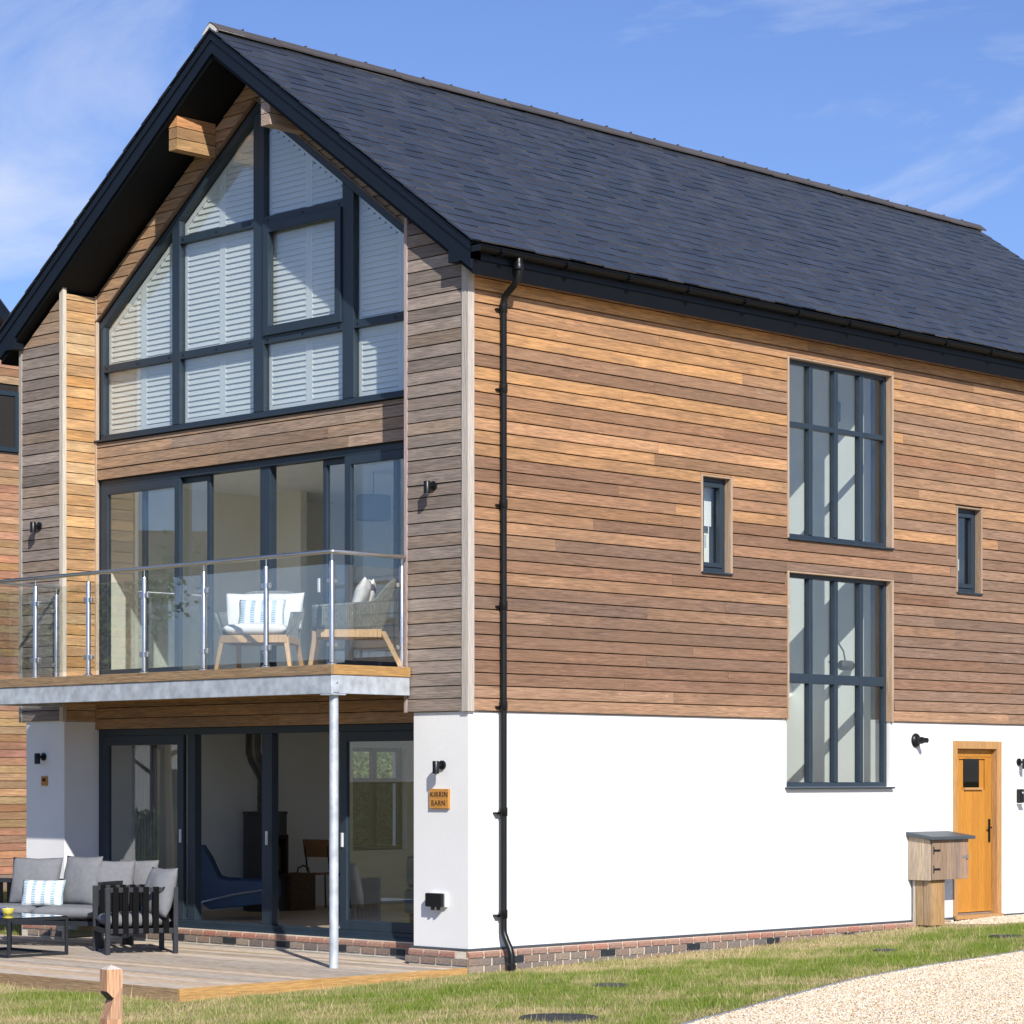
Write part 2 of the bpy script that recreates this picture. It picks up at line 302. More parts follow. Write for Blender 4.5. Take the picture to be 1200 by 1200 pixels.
# ------------------------------------------------------------------ ground
def zt(x): return np.interp(x, [-9,-4,-1,0,4,7,9,12], [-.10,-.07,-.035,-.012,.05,.14,.20,.21])
def hn(x, y, s=1.0, k=0):
    """cheap smooth noise, about -1..1"""
    return (np.sin(x*1.7*s+1.3*k+1.9*np.sin(y*1.1*s+k)) + np.sin(y*2.3*s+2.1*k+1.4*np.sin(x*.9*s-k)) + .6*np.sin((x+y)*3.9*s+k*.7) + .5*np.sin((x-1.7*y)*5.3*s+k*1.9)) / 3.1
EDGE = [(-26,-14.0),(-12,-8.2),(-6,-6.15),(-2.99,-4.99),(-2.26,-4.70),(-.39,-4.06),(1.72,-3.38),(3.46,-3.01),(5.28,-2.90),(8,-2.95),(14,-3.3),(40,-4.5)]
EX = np.array([e[0] for e in EDGE]); EY = np.array([e[1] for e in EDGE])
_xs = np.linspace(-26, 40, 331); _ys = np.interp(_xs, EX, EY)
for _ in range(3): _ys[1:-1] = (_ys[:-2] + 2*_ys[1:-1] + _ys[2:]) / 4
def edge_y(x): return np.interp(x, _xs, _ys)

m, t, b, L = newmat('lawn_soil')
tcn = N(t, 'ShaderNodeTexCoord'); nz = N(t, 'ShaderNodeTexNoise'); nz.inputs['Scale'].default_value = 1.2; nz.inputs['Detail'].default_value = 8; L.new(tcn.outputs['Object'], nz.inputs['Vector'])
rp = N(t, 'ShaderNodeValToRGB'); rp.color_ramp.elements[0].position = .35; rp.color_ramp.elements[0].color = (.10,.11,.03,1); rp.color_ramp.elements[1].position = .7; rp.color_ramp.elements[1].color = (.32,.25,.13,1)
L.new(nz.outputs[0], rp.inputs[0]); L.new(rp.outputs[0], b.inputs['Base Color']); b.inputs['Roughness'].default_value = 1; b.inputs['Specular IOR Level'].default_value = .1
n2 = N(t, 'ShaderNodeTexNoise'); n2.inputs['Scale'].default_value = 40; n2.inputs['Detail'].default_value = 6; L.new(tcn.outputs['Object'], n2.inputs['Vector'])
bp = N(t, 'ShaderNodeBump'); bp.inputs['Strength'].default_value = .8; bp.inputs['Distance'].default_value = .03; L.new(n2.outputs[0], bp.inputs['Height']); L.new(bp.outputs[0], b.inputs['Normal'])
M['soil'] = m
def sheet(name, xs, ys, zf, mat):
    X, Y = np.meshgrid(xs, ys); Z = zf(X, Y); nx = len(xs); V = np.stack([X, Y, Z], -1).reshape(-1, 3)
    F = [(j*nx+i, j*nx+i+1, (j+1)*nx+i+1, (j+1)*nx+i) for j in range(len(ys)-1) for i in range(nx-1)]
    me = bpy.data.meshes.new(name); me.from_pydata(V.tolist(), [], F); me.shade_smooth(); o = bpy.data.objects.new(name, me); col.objects.link(o); me.materials.append(mat); o['kind'] = 'structure'; return o
gx = np.concatenate([[-900,-300,-100,-40,-20], np.arange(-12, 14.1, .5), [18,30,60,150,400,900]])
gy = np.concatenate([[-900,-300,-100,-40,-24,-16], np.arange(-10, 3, .5), [5,8,11,13,15,18,22,30,60,150,400,900]])
sheet('ground', gx, gy, lambda X, Y: zt(X) + 0*Y, M['soil'])

# ------------------------------------------------------------------ gravel
m, t, b, L = newmat('golden_gravel')
tcn = N(t, 'ShaderNodeTexCoord'); vo = N(t, 'ShaderNodeTexVoronoi'); vo.inputs['Scale'].default_value = 55; L.new(tcn.outputs['Object'], vo.inputs['Vector'])
sp = N(t, 'ShaderNodeSeparateColor'); L.new(vo.outputs['Color'], sp.inputs[0]); rp = N(t, 'ShaderNodeValToRGB'); e = rp.color_ramp.elements
GR = [(.34,.23,.13),(.58,.46,.31),(.72,.64,.51),(.62,.50,.34),(.78,.72,.62)]
while len(e) < 5: e.new(.5)
for i, c in enumerate(GR): e[i].position = i/4; e[i].color = (*c, 1)
L.new(sp.outputs[0], rp.inputs[0]); L.new(rp.outputs[0], b.inputs['Base Color']); b.inputs['Roughness'].default_value = .9
bp = N(t, 'ShaderNodeBump'); bp.invert = True; bp.inputs['Strength'].default_value = .9; bp.inputs['Distance'].default_value = .012; L.new(vo.outputs['Distance'], bp.inputs['Height']); L.new(bp.outputs[0], b.inputs['Normal'])
M['gravel'] = m
M['stones'] = hue_random('gravel_stones', [(.24,.15,.08),(.60,.47,.31),(.74,.66,.53),(.55,.38,.21),(.80,.74,.63),(.38,.32,.27),(.70,.59,.43)], .85, bump=.1, var=.1)
def strip_sheet(name, xs, yfar, ynear, rows, dz, mat):
    V = []; nx = len(xs); F = []
    for j in range(rows+1):
        for i, x in enumerate(xs):
            y = yfar[i] + (ynear[i]-yfar[i])*(j/rows)**2; V.append((x, y, float(zt(x)) + dz))
    F = [((j+1)*nx+i, (j+1)*nx+i+1, j*nx+i+1, j*nx+i) for j in range(rows) for i in range(nx-1)]
    me = bpy.data.meshes.new(name); me.from_pydata(V, [], F); me.materials.append(mat); o = bpy.data.objects.new(name, me); col.objects.link(o); o['kind'] = 'structure'; return o
strip_sheet('gravel_driveway', _xs, _ys - .01, _ys*0 - 30, 10, .006, M['gravel'])
px = np.linspace(7.75, 13.5, 40); strip_sheet('gravel_path', px, px*0 - .02, -1.12 + .9*np.exp(-(px-7.75)*2.2), 4, .006, M['gravel'])
ed = MB()
for i in range(len(_xs)-1):
    x0, x1 = _xs[i], _xs[i+1]; 
    if x1 < -14 or x0 > 20: continue
    z0, z1 = float(zt(x0)), float(zt(x1))
    ed.prism([(x0, _ys[i]-.012, z0-.06), (x0, _ys[i]+.012, z0-.06), (x0, _ys[i]+.012, z0+.018), (x0, _ys[i]-.012, z0+.018)], (x1-x0, _ys[i+1]-_ys[i], z1-z0))
o = ed.build('metal_edging', M['edging']); tag(o, 'thin grey metal edging strip between lawn and gravel drive', 'edging')

# ---- scattered pebbles and grass blades (numpy)
FW = np.array([.71369, .70046]); RT = np.array([.70046, -.71369])
def inview(x, y, z, mu=140, mv=60):
    vx, vy = x-CAM[0], y-CAM[1]; D = vx*FW[0]+vy*FW[1]; u = 600+3059.1*(vx*RT[0]+vy*RT[1])/D; v = 911.44-3059.1*(z-CAM[2])/D
    return (D > 3) & (u > -mu) & (u < 1200+mu) & (v < 1200+mv)
def fast_mesh(name, V, F, mat, colors=None, kind='stuff'):
    me = bpy.data.meshes.new(name); nv, nf, k = len(V), len(F), F.shape[1]
    me.vertices.add(nv); me.vertices.foreach_set('co', V.astype(np.float32).ravel())
    me.loops.add(nf*k); me.loops.foreach_set('vertex_index', F.astype(np.int32).ravel())
    me.polygons.add(nf); me.polygons.foreach_set('loop_start', np.arange(0, nf*k, k, dtype=np.int32))
    me.update(calc_edges=True); me.shade_flat()
    if colors is not None:
        a = me.color_attributes.new('tone', 'FLOAT_COLOR', 'POINT'); a.data.foreach_set('color', np.concatenate([colors, np.ones((nv,1))], 1).astype(np.float32).ravel())
    me.materials.append(mat); o = bpy.data.objects.new(name, me); col.objects.link(o); o['kind'] = kind; return o
def pebbles(name, x, y, dz):
    n = len(x); r = np.random.uniform(.006, .0135, n); z = zt(x) + dz
    base = np.array([(1,0,0),(-1,0,0),(0,1,0),(0,-1,0),(0,0,1),(0,0,-1)], float)
    q = base[None]*r[:,None,None]*np.random.uniform(.6,1.25,(n,6,1)); q[:,:,2] *= .7
    a = np.random.uniform(0, 6.28, n); c, s = np.cos(a)[:,None], np.sin(a)[:,None]
    V = np.stack([q[:,:,0]*c-q[:,:,1]*s+x[:,None], q[:,:,0]*s+q[:,:,1]*c+y[:,None], q[:,:,2]+z[:,None]+r[:,None]*.25], -1)
    f = np.array([(0,2,4),(2,1,4),(1,3,4),(3,0,4),(2,0,5),(1,2,5),(3,1,5),(0,3,5)])
    return fast_mesh(name, V.reshape(-1,3), (f[None]+np.arange(n)[:,None,None]*6).reshape(-1,3), M['stones'])
x = np.random.uniform(-5, 13, 420000); y = np.random.uniform(-10, -2.8, 420000)
k = (y < edge_y(x)-.02) & inview(x, y, zt(x)); x, y = x[k][:150000], y[k][:150000]
o = pebbles('gravel_stones', x, y, .008); tag(o, 'loose golden gravel of the driveway in front of the lawn', 'gravel')
x = np.random.uniform(7.8, 13, 30000); y = np.random.uniform(-1.1, -.05, 30000); k = (y > -1.12 + .9*np.exp(-(x-7.75)*2.2)) & inview(x, y, zt(x))
o = pebbles('gravel_path_stones', x[k][:12000], y[k][:12000], .008); tag(o, 'loose golden gravel by the oak side door', 'gravel')

COVERS = [(-.157,-2.026,.165),(-2.544,-3.629,.32),(4.559,-1.648,.13),(6.632,-1.787,.20)]
DX0, DX1, DY0, DY1, DZ = -3.60, .40, -.05, 7.95, .055
def blades(x, y):
    z = zt(x)
    k = (y > edge_y(x)+.03) & (y < -.06) | ((x < DX0-.05) & (y > edge_y(x)+.03)) | ((y > DY1+.05) & (x > -3))
    k &= ~((x > DX0-.03) & (x < .45) & (y > DY0-.03) & (y < DY1+.02)); k &= ~((x > -.06) & (x < 14) & (y > -.06) & (y < 7.6))
    k &= ~((x > 7.8) & (y > -1.12 + .9*np.exp(-(x-7.75)*2.2)))
    for cx_, cy_, r in COVERS: k &= (x-cx_)**2 + (y-cy_)**2 > (r*.98)**2
    k &= inview(x, y, z); return x[k], y[k]
x = np.random.uniform(-13, 14, 2300000); y = np.random.uniform(-12, 0, 2300000); xl = np.random.uniform(-13, DX0, 600000); yl = np.random.uniform(0, 8, 600000); x, y = blades(np.concatenate([x, xl]), np.concatenate([y, yl]))
wall = np.exp(-(np.clip(-y, 0, 9)/(.95+.35*hn(x, y, 1.3, 7)))**2)*np.clip((x-.1)*2, 0, 1); ge = np.exp(-np.clip(y-edge_y(x), 0, 9)/.20)
dp = np.where(x < 0.2, np.exp(-np.clip(np.where(x < DX0, np.hypot(x-DX0, np.maximum(0, DY0-y)), DY0-y), 0, 9)/.13), 0)
dry = .12 + .50*hn(x, y, .8, 1) + .45*hn(x, y, 2.2, 2) + .35*hn(x, y, 6.5, 3) + .80*wall + .6*ge + .45*dp + .25*np.clip(-x/3, 0, 1)
keep = np.random.rand(len(x)) < np.clip(1.12 - .35*dry - .9*ge**1.5 - .15*wall, .12, 1)
x, y, dry = x[keep], y[keep], dry[keep]
print('blades', len(x))
if len(x) > 330000: s = np.random.permutation(len(x))[:330000]; x, y, dry = x[s], y[s], dry[s]
x2 = np.random.uniform(-2, 6, 60000); y2 = np.random.uniform(8, 16, 60000); x2, y2 = blades(x2, y2); x2, y2 = x2[:30000], y2[:30000]
x = np.concatenate([x, x2]); y = np.concatenate([y, y2]); dry = np.concatenate([dry, np.full(len(x2), -.1)])
n = len(x); tall = np.clip(hn(x, y, 3.1, 5)+.3, 0, 1)
h = np.random.uniform(.014, .042, n)*(1.15 - .45*np.clip(dry, 0, 1)) + .04*tall*np.random.rand(n)**2; st = np.random.rand(n) < .022; h[st] += np.random.uniform(.03, .08, st.sum())
wd = np.random.uniform(.0018, .0042, n); a = np.random.uniform(0, 6.28, n); lean = np.random.uniform(.1, .8, n)*h; la = np.random.uniform(0, 6.28, n); z = zt(x) - .004
p0 = np.stack([x-np.cos(a)*wd, y-np.sin(a)*wd, z], -1); p1 = np.stack([x+np.cos(a)*wd, y+np.sin(a)*wd, z], -1); p2 = np.stack([x+np.cos(la)*lean, y+np.sin(la)*lean, z+h], -1)
d = np.clip(dry + np.random.normal(0, .22, n) + .5*st, 0, 1)[:,None]
g1 = np.array([.105,.20,.022]); g2 = np.array([.28,.34,.05]); st1 = np.array([.62,.50,.27]); mixg = np.random.rand(n,1); c = (g1+(g2-g1)*mixg)*(1-d) + st1*d*np.random.uniform(.75,1.15,(n,1))
m, t, b, L = newmat('grass_blades'); at = N(t, 'ShaderNodeAttribute', attribute_name='tone'); L.new(at.outputs['Color'], b.inputs['Base Color']); b.inputs['Roughness'].default_value = .7; b.inputs['Specular IOR Level'].default_value = .25
tl = N(t, 'ShaderNodeBsdfTranslucent'); L.new(at.outputs['Color'], tl.inputs[0]); ms = N(t, 'ShaderNodeMixShader'); ms.inputs[0].default_value = .25; L.new(b.outputs[0], ms.inputs[1]); L.new(tl.outputs[0], ms.inputs[2]); L.new(ms.outputs[0], t.nodes['Material Output'].inputs[0])
V = np.stack([p0, p1, p2], 1).reshape(-1, 3); C3 = np.repeat(c[:,None,:], 3, 1); C3[:,:2] *= .9
o = fast_mesh('lawn_grass', V, np.arange(3*n).reshape(-1,3), m, C3.reshape(-1,3)); tag(o, 'short patchy lawn grass, green with straw coloured dry areas', 'grass')

# ------------------------------------------------------------------ house
W, YC, LEN = 7.5, 3.75, 14.0
ZB = 2.565; P = .125; GAP = .009
house = thing('barn_house', 'large gabled house with cedar boards over white render under a dark slate roof', 'house')
def wall_holes(mb, u0, u1, v0, v1, holes, place, thick):
    us = sorted({u0, u1, *[h_[0] for h_ in holes], *[h_[1] for h_ in holes]}); vs2 = sorted({v0, v1, *[h_[2] for h_ in holes], *[h_[3] for h_ in holes]})
    us = [u for u in us if u0 <= u <= u1]; vs2 = [v for v in vs2 if v0 <= v <= v1]
    for i in range(len(us)-1):
        for j in range(len(vs2)-1):
            cu, cv = (us[i]+us[i+1])/2, (vs2[j]+vs2[j+1])/2
            if any(h_[0] < cu < h_[1] and h_[2] < cv < h_[3] for h_ in holes): continue
            place(mb, us[i], us[i+1], vs2[j], vs2[j+1])
    return mb
# openings of the side wall (x0,x1,z0,z1)
STU = (4.97, 6.90, 4.58, 6.59); STL = (4.97, 6.90, 1.80, 4.20); SW1 = (3.49, 3.97, 4.12, 5.15); SW2 = (8.21, 8.71, 4.14, 5.16); DOOR = (8.16, 9.19, .20, 2.35)
HOLES = [STU, STL, SW1, SW2, DOOR]
wall_holes(MB(), 0, LEN, .233, ZB+.02, HOLES, lambda mb, a, b_, c_, d_: mb.box(a, b_, 0, .28, c_, d_), .28).build('render_wall', M['render'], house)
wall_holes(MB(), 0, LEN, ZB+.02, 6.97, HOLES, lambda mb, a, b_, c_, d_: mb.box(a, b_, .004, .28, c_, d_), .28).build('sheathing', M['batten'], house)
# gable pillars
B(0, .60, .28, .772, .233, ZB+.02).build('render_pillar', M['render'], house)
B(0, .60, 6.643, 7.395, .233, ZB+.02).build('render_pillar', M['render'], house)
def gclip(poly, off=0):   # under the roof slope (y,z)
    poly = clip(poly, .72, 1, 9.60-off + .72*YC); return clip(poly, -.72, 1, 9.60-off - .72*YC)
for y0, y1 in ((.28, .845), (6.66, 7.47)):
    p_ = gclip([(y0, ZB+.02), (y1, ZB+.02), (y1, 7.9), (y0, 7.9)]); MB().prism([(.004, a, c_) for a, c_ in p_], (.596, 0, 0)).build('sheathing', M['batten'], house)
B(.30, LEN, 7.22, 7.49, .233, 4.60).build('rear_wall', M['render'], house) if False else None
wall_holes(MB(), .60, LEN, .10, 7.0, [(4.98, 5.95, .95, 2.30), (7.3, 10.2, .3, 2.45), (10.5, 13.3, .3, 2.45), (1.2, 3.0, 3.9, 5.2), (7.3, 9.5, 3.2, 5.3)], lambda mb, a, b_, c_, d_: mb.box(a, b_, 7.20, 7.48, c_, d_), .28).build('rear_wall', M['paint_lightened'], house)  # beside the rear window, unseen openings added to bring daylight into the rooms
B(LEN-.3, LEN, .28, 7.2, .1, 7.0).build('end_wall', M['render'], house)

# -------- cladding boards
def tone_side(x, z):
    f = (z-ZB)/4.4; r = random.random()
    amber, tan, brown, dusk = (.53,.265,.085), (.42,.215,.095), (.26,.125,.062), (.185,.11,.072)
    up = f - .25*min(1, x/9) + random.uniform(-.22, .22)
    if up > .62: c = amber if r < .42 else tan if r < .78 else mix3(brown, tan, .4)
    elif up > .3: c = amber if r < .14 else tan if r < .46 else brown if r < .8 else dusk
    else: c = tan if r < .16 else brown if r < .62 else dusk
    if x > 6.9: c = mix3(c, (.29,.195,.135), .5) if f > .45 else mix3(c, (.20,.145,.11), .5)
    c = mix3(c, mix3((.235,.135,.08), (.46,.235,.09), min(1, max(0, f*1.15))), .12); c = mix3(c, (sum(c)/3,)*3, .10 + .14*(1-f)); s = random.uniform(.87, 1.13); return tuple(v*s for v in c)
def tone_grey(y, z, warm):
    g = random.choice([(.25,.205,.175),(.30,.245,.21),(.20,.16,.135),(.27,.205,.155),(.33,.27,.23)]); c = mix3(g, (.42,.235,.11), warm); s = random.uniform(.84, 1.14); return tuple(v*s for v in c)
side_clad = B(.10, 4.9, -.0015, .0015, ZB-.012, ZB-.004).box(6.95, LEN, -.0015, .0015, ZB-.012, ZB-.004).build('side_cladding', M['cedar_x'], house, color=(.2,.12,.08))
def board_x(x0, x1, z0, z1, parent, c, y=-.006):
    j = random.uniform(-.0015, .0015); t0, t1 = .026+j, .018+j
    return MB().prism([(x0, y, z0), (x0, y-t0, z0+.002), (x0, y-t0, z0+.012), (x0, y-t1, z1-.003), (x0, y-t1+.004, z1), (x0, y, z1)], (x1-x0, 0, 0)).build('board', M['cedar_x'], parent, color=c)
CUT = [STU, STL, SW1, SW2]
for r in range(36):
    z0 = ZB + r*P; z1 = min(z0 + P - GAP, 6.955)
    if z1 - z0 < .03: break
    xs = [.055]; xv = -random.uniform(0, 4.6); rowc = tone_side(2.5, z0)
    while xv < LEN:
        xv += random.choice([3.9, 4.2, 4.8, 5.4, 5.8]) * random.uniform(.92, 1.06)
        if .8 < xv < LEN-.6: xs.append(xv)
    xs.append(LEN-.02)
    for a, b_ in zip(xs[:-1], xs[1:]):
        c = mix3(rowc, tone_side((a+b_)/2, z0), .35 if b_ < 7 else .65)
        todo = [(a+.0015, b_-.0015, z0, z1)]
        for h_ in CUT:
            hx0, hx1, hz0, hz1 = h_[0]-.026, h_[1]+.026, h_[2]-.012, h_[3]+.012; nx_ = []
            for s0, s1, q0, q1 in todo:
                if hx1 <= s0 or hx0 >= s1 or hz1 <= q0 or hz0 >= q1: nx_.append((s0, s1, q0, q1)); continue
                if s0 < hx0: nx_.append((s0, hx0, q0, q1))
                if s1 > hx1: nx_.append((hx1, s1, q0, q1))
                if q0 < hz0-.012: nx_.append((max(s0, hx0), min(s1, hx1), q0, hz0))
                if q1 > hz1+.012: nx_.append((max(s0, hx0), min(s1, hx1), hz1, q1))
            todo = nx_
        for s0, s1, q0, q1 in todo:
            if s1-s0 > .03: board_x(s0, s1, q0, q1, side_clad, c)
# gable boards: (y,z) polygons standing on a plane x
def board_poly(poly, x, parent, c, name='board'):
    j = random.uniform(-.002, .002)
    zs = [p[1] for p in poly]; zl, zh = min(zs), max(zs)
    mb = MB(); n_ = len(poly); back = [(x, a, c_) for a, c_ in poly]; front = [(x-.018+j-.008*(zh-c_)/max(.02, zh-zl), a, c_) for a, c_ in poly]
    mb.add(back + front, [tuple(range(n_)), tuple(range(2*n_-1, n_-1, -1))] + [(i, n_+i, n_+(i+1) % n_, (i+1) % n_) for i in range(n_)])
    o = mb.build(name, M['cedar_y'], parent, color=c); 
    return o
gable_clad = B(-.0015, .0015, .12, .84, ZB-.012, ZB-.004).build('gable_cladding', M['cedar_y'], house, color=(.2,.15,.12))
for r in range(42):
    z0 = ZB + r*P; z1 = z0+P-GAP
    for y0, y1, wm in ((.060, .835, .04), (6.70, 7.44, .03)):
        p_ = gclip([(y0, z0), (y1, z0), (y1, z1), (y0, z1)], .02)
        if len(p_) > 2 and area(p_) > .004: board_poly(p_, -.004, gable_clad, tone_grey(y0, z0, wm + (.35 if z0 > 6.9 and y0 > 3 else 0)))
# left return (faces the sun), boards along x
left_ret = B(.02, .44, 6.640, 6.643, ZB-.012, ZB-.004).build('return_cladding', M['cedar_x'], house, color=(.4,.25,.12))
for r in range(40):
    z0 = ZB + r*P; z1 = min(z0+P-GAP, 7.50)
    if z1-z0 < .03: break
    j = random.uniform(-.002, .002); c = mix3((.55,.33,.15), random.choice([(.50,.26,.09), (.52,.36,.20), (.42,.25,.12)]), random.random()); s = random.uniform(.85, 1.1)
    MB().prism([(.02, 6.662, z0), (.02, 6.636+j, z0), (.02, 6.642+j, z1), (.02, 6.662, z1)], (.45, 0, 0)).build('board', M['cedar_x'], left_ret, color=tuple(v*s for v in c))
# recessed infill boards (plane x=.46)
RX = .462
rec = B(RX+.002, .60, .845, 6.66, 2.46, 3.02).build('recess_cladding', M['batten'], house)
B(RX+.002, .60, .845, 6.66, 5.36, 5.83).build('sheathing', M['batten'], house)
def window_slope(y, off=0): return 9.27 + off - .725*abs(y-YC)
for zz0, zz1 in ((2.47, 3.0), (5.375, 5.80)):
    z0 = zz0
    while z0 < zz1-.03:
        z1 = min(z0+P-GAP, zz1); ys = [.845, random.uniform(2.0, 3.2), random.uniform(4.2, 5.4), 6.652] if zz0 > 5 else [.79, random.uniform(2, 5), 6.645]
        for a, b_ in zip(ys[:-1], ys[1:]):
            board_poly([(a+.001, z0), (b_-.001, z0), (b_-.001, z1), (a+.001, z1)], RX, rec, tone_grey(a, z0, .35 + .3*((a+b_)/2 > 4.2) if zz0 > 5 else .75))
        z0 += P
# gable triangle boards
tri = []
for side in (0, 1):
    y0, y1 = ((.845, YC), (YC, 6.652))[side]
    q = [(y0, 7.0), (y1, 7.0), (y1, 9.8), (y0, 9.8)]; q = gclip(q)
    sgn = 1 if side else -1
    # above window slope: z >= 9.27+.02 -.725*|y-YC|
    q = clip(q, -.725*sgn, -1, -(9.292) - .725*sgn*YC)
    MB().prism([(RX+.004, a, c_) for a, c_ in q], (.13, 0, 0)).build('sheathing', M['batten'], house)
for r in range(60):
    z0 = ZB + r*P; z1 = z0+P-GAP
    if z1 < 7.0: continue
    for side in (0, 1):
        y0, y1 = ((.845, YC), (YC, 6.652))[side]; sgn = 1 if side else -1
        q = gclip([(y0, z0), (y1, z0), (y1, z1), (y0, z1)], .015); 
        if len(q) > 2: q = clip(q, -.725*sgn, -1, -(9.30) - .725*sgn*YC)
        if len(q) > 2 and area(q) > .002: board_poly(q, RX, gable_clad, tone_grey(0, z0, .75 if side else .25))
# slim trim under the raking edges of the screen
for sgn in (-1, 1):
    a = (YC, 9.292); e_ = (YC + sgn*2.90, 9.292-.725*2.90)
    MB().prism([(RX-.035, a[0], a[1]), (RX-.035, e_[0], e_[1]), (RX-.035, e_[0], e_[1]+.022), (RX-.035, a[0], a[1]+.022)], (.06, 0, 0)).build('raking_trim', M['cedar_y'], house, color=(.20,.13,.09))
# pale corner posts
PALE = (.50,.44,.38)
def post(x0, x1, y0, y1, z0, z1, c=PALE): return B(x0, x1, y0, y1, z0, z1).build('corner_trim', M['timber_z'], house, color=tuple(v*random.uniform(.92, 1.05) for v in c), bevel=.003)
post(-.038, .05, -.038, .055, ZB-.01, 6.95)
post(-.034, .012, .838, .882, ZB-.01, 7.50, (.40,.34,.29))
post(-.036, .018, 6.625, 6.695, ZB-.01, 7.62)
post(RX-.035, RX+.01, 6.612, 6.645, 3.02, 7.52, (.48,.38,.28))
post(-.034, .03, 7.442, 7.50, ZB-.01, 6.93, (.40,.37,.34))
# trims around side openings
for h_ in CUT:
    tcx = (.36,.25,.165)
    tr = MB()
    zb = h_[2] if h_ is not STL else ZB-.008
    tr.box(h_[0]-.024, h_[0]-.001, -.036, .10, zb-.01, h_[3]+.0105); tr.box(h_[1]+.001, h_[1]+.024, -.036, .10, zb-.01, h_[3]+.0105)
    tr.box(h_[0]-.001, h_[1]+.001, -.034, .10, h_[3], h_[3]+.0095); tr.box(h_[1]-.012, h_[1]+.0009, -.0355, .0475, zb+.001, h_[3]-.001); tr.box(h_[0]-.0009, h_[0]+.008, -.0355, .0475, zb+.001, h_[3]-.001); tr.box(h_[0]+.009, h_[1]-.013, -.0335, .0475, h_[3]-.008, h_[3]-.0005)
    tr.build('opening_trim', M['timber_z'], house, color=tcx)
# bead over the plinth
bd = MB(); bd.box(-.024, LEN, -.024, .05, .213, .232); bd.box(-.0241, .45, -.02, .80, .2131, .2319); bd.box(-.024, .5, 6.62, 7.41, .213, .232)
bd.build('bellcast_bead', M['lead'], house)

# -------- roof
ZR = 9.93; SL = .71
def roof_z(y, off=0): return ZR + off - SL*abs(y-YC)
roof = B(.1, LEN-.1, YC-.05, YC+.05, ZR-.34, ZR-.12).build('roof', M['soffit'], house)
VX0, VX1 = -.17, LEN+.12
for sgn in (-1, 1):
    ye = YC + sgn*(YC+.205)
    # structural deck with the soffit as its underside
    pr = [(VX0+.03, YC, 9.63), (VX0+.03, ye, 9.63-.72*(YC+.205)), (VX0+.03, ye, roof_z(ye)-.04), (VX0+.03, YC, ZR-.05)]
    MB().prism(pr, (VX1-VX0-.06, 0, 0)).build('soffit', M['soffit'], roof)
    for xf, xb in ((VX0, VX0+.03), (VX1-.03, VX1)):
        ya = YC + sgn*.0005
        MB().prism([(xf, ya, 9.68), (xf, ye, 9.68-.72*(YC+.205)), (xf, ye, roof_z(ye)-.055), (xf, ya, ZR-.055)], (xb-xf, 0, 0)).build('bargeboard', M['barge'], roof)
        xq = xf-.014 if xf < 0 else xb
        MB().prism([(xq, ya, ZR-.11), (xq, ye, roof_z(ye)-.11), (xq, ye, roof_z(ye)-.025), (xq, ya, ZR-.025)], (.014, 0, 0)).build('verge_strip', M['barge'], roof)
    # box end at the eaves
    yi = (.105, W-.105)[sgn > 0]
    B(VX0+.001, 0.0-.040, min(yi, ye), max(yi, ye), 6.925, 7.14 if sgn < 0 else 7.12).build('box_end', M['barge'], roof)
    y2 = (-.205, W+.205)[sgn > 0]; yw = (-.036, W+.0)[sgn > 0]
    B(-.0395, LEN, min(y2, yw), max(y2, yw), 6.935, 6.955).build('eaves_soffit', M['soffit'], roof)
    B(-.0392, LEN, y2-.010, y2+.010, 6.928, 7.09).build('fascia', M['barge'], roof)
# slates
TH = math.atan(SL); ca, sa = math.cos(TH), math.sin(TH)
GAUGE, SWD, SLEN = .192, .25, .42
def slate_mesh():
    L0, L1 = -.5, SLEN-.5
    return MB().add([(0,0,0),(SWD-.006,0,0),(SWD-.006,SLEN,0),(0,SLEN,0),(.0,.0,.015),(SWD-.006,.0,.015),(SWD-.006,SLEN,.007),(0,SLEN,.007)], [(0,3,2,1),(4,5,6,7),(0,1,5,4),(1,2,6,5),(2,3,7,6),(3,0,4,7)])
sm_ = slate_mesh().mesh('slate'); sm_.materials.append(M['slate']); sm_.materials.append(M['slate_edge'])
sm_.polygons[2].material_index = 1
LS = (YC + .25) / ca; ncourse = int(LS / GAUGE)
spots = []
for r in range(ncourse+1):
    s = r*GAUGE; off = 0 if r % 2 else SWD/2; k = -1
    while True:
        x0 = VX0-.03 + k*SWD + off; k += 1
        if x0 + SWD < VX0-.01: continue
        if x0 > VX1: break
        spots.append((s, max(x0, VX0-.035), min(x0+SWD, VX1+.03)-max(x0, VX0-.035)))
def slate_mat(s, x0, sgn, wr):
    # local x along eaves, y up the slope, z outward
    y = -.25 + s*ca; z = roof_z(-.25) + s*sa - .008
    ti = R_(1.25) + random.uniform(-.009, .009)
    Mx = Matrix.Translation((x0, y, z)) @ Matrix.Rotation(TH - ti + random.uniform(-.003,.003), 4, 'X') @ Matrix.Rotation(random.uniform(-.006, .006), 4, 'Z') @ Matrix.Translation((0, random.uniform(-.016,.016), .013)) @ Matrix.Diagonal((wr, 1, 1, 1))
    return Mx
dist = sorted(range(len(spots)), key=lambda i: (Vector((spots[i][1], -.25+spots[i][0]*ca, 7+spots[i][0]*sa)) - Vector(CAM)).length)
near = set([i for i in dist if spots[i][2] > .2][:300]); base = np.array([tuple(v.co) for v in sm_.vertices]); fb = np.array([tuple(p.vertices) for p in sm_.polygons])
VV, FF = [], []
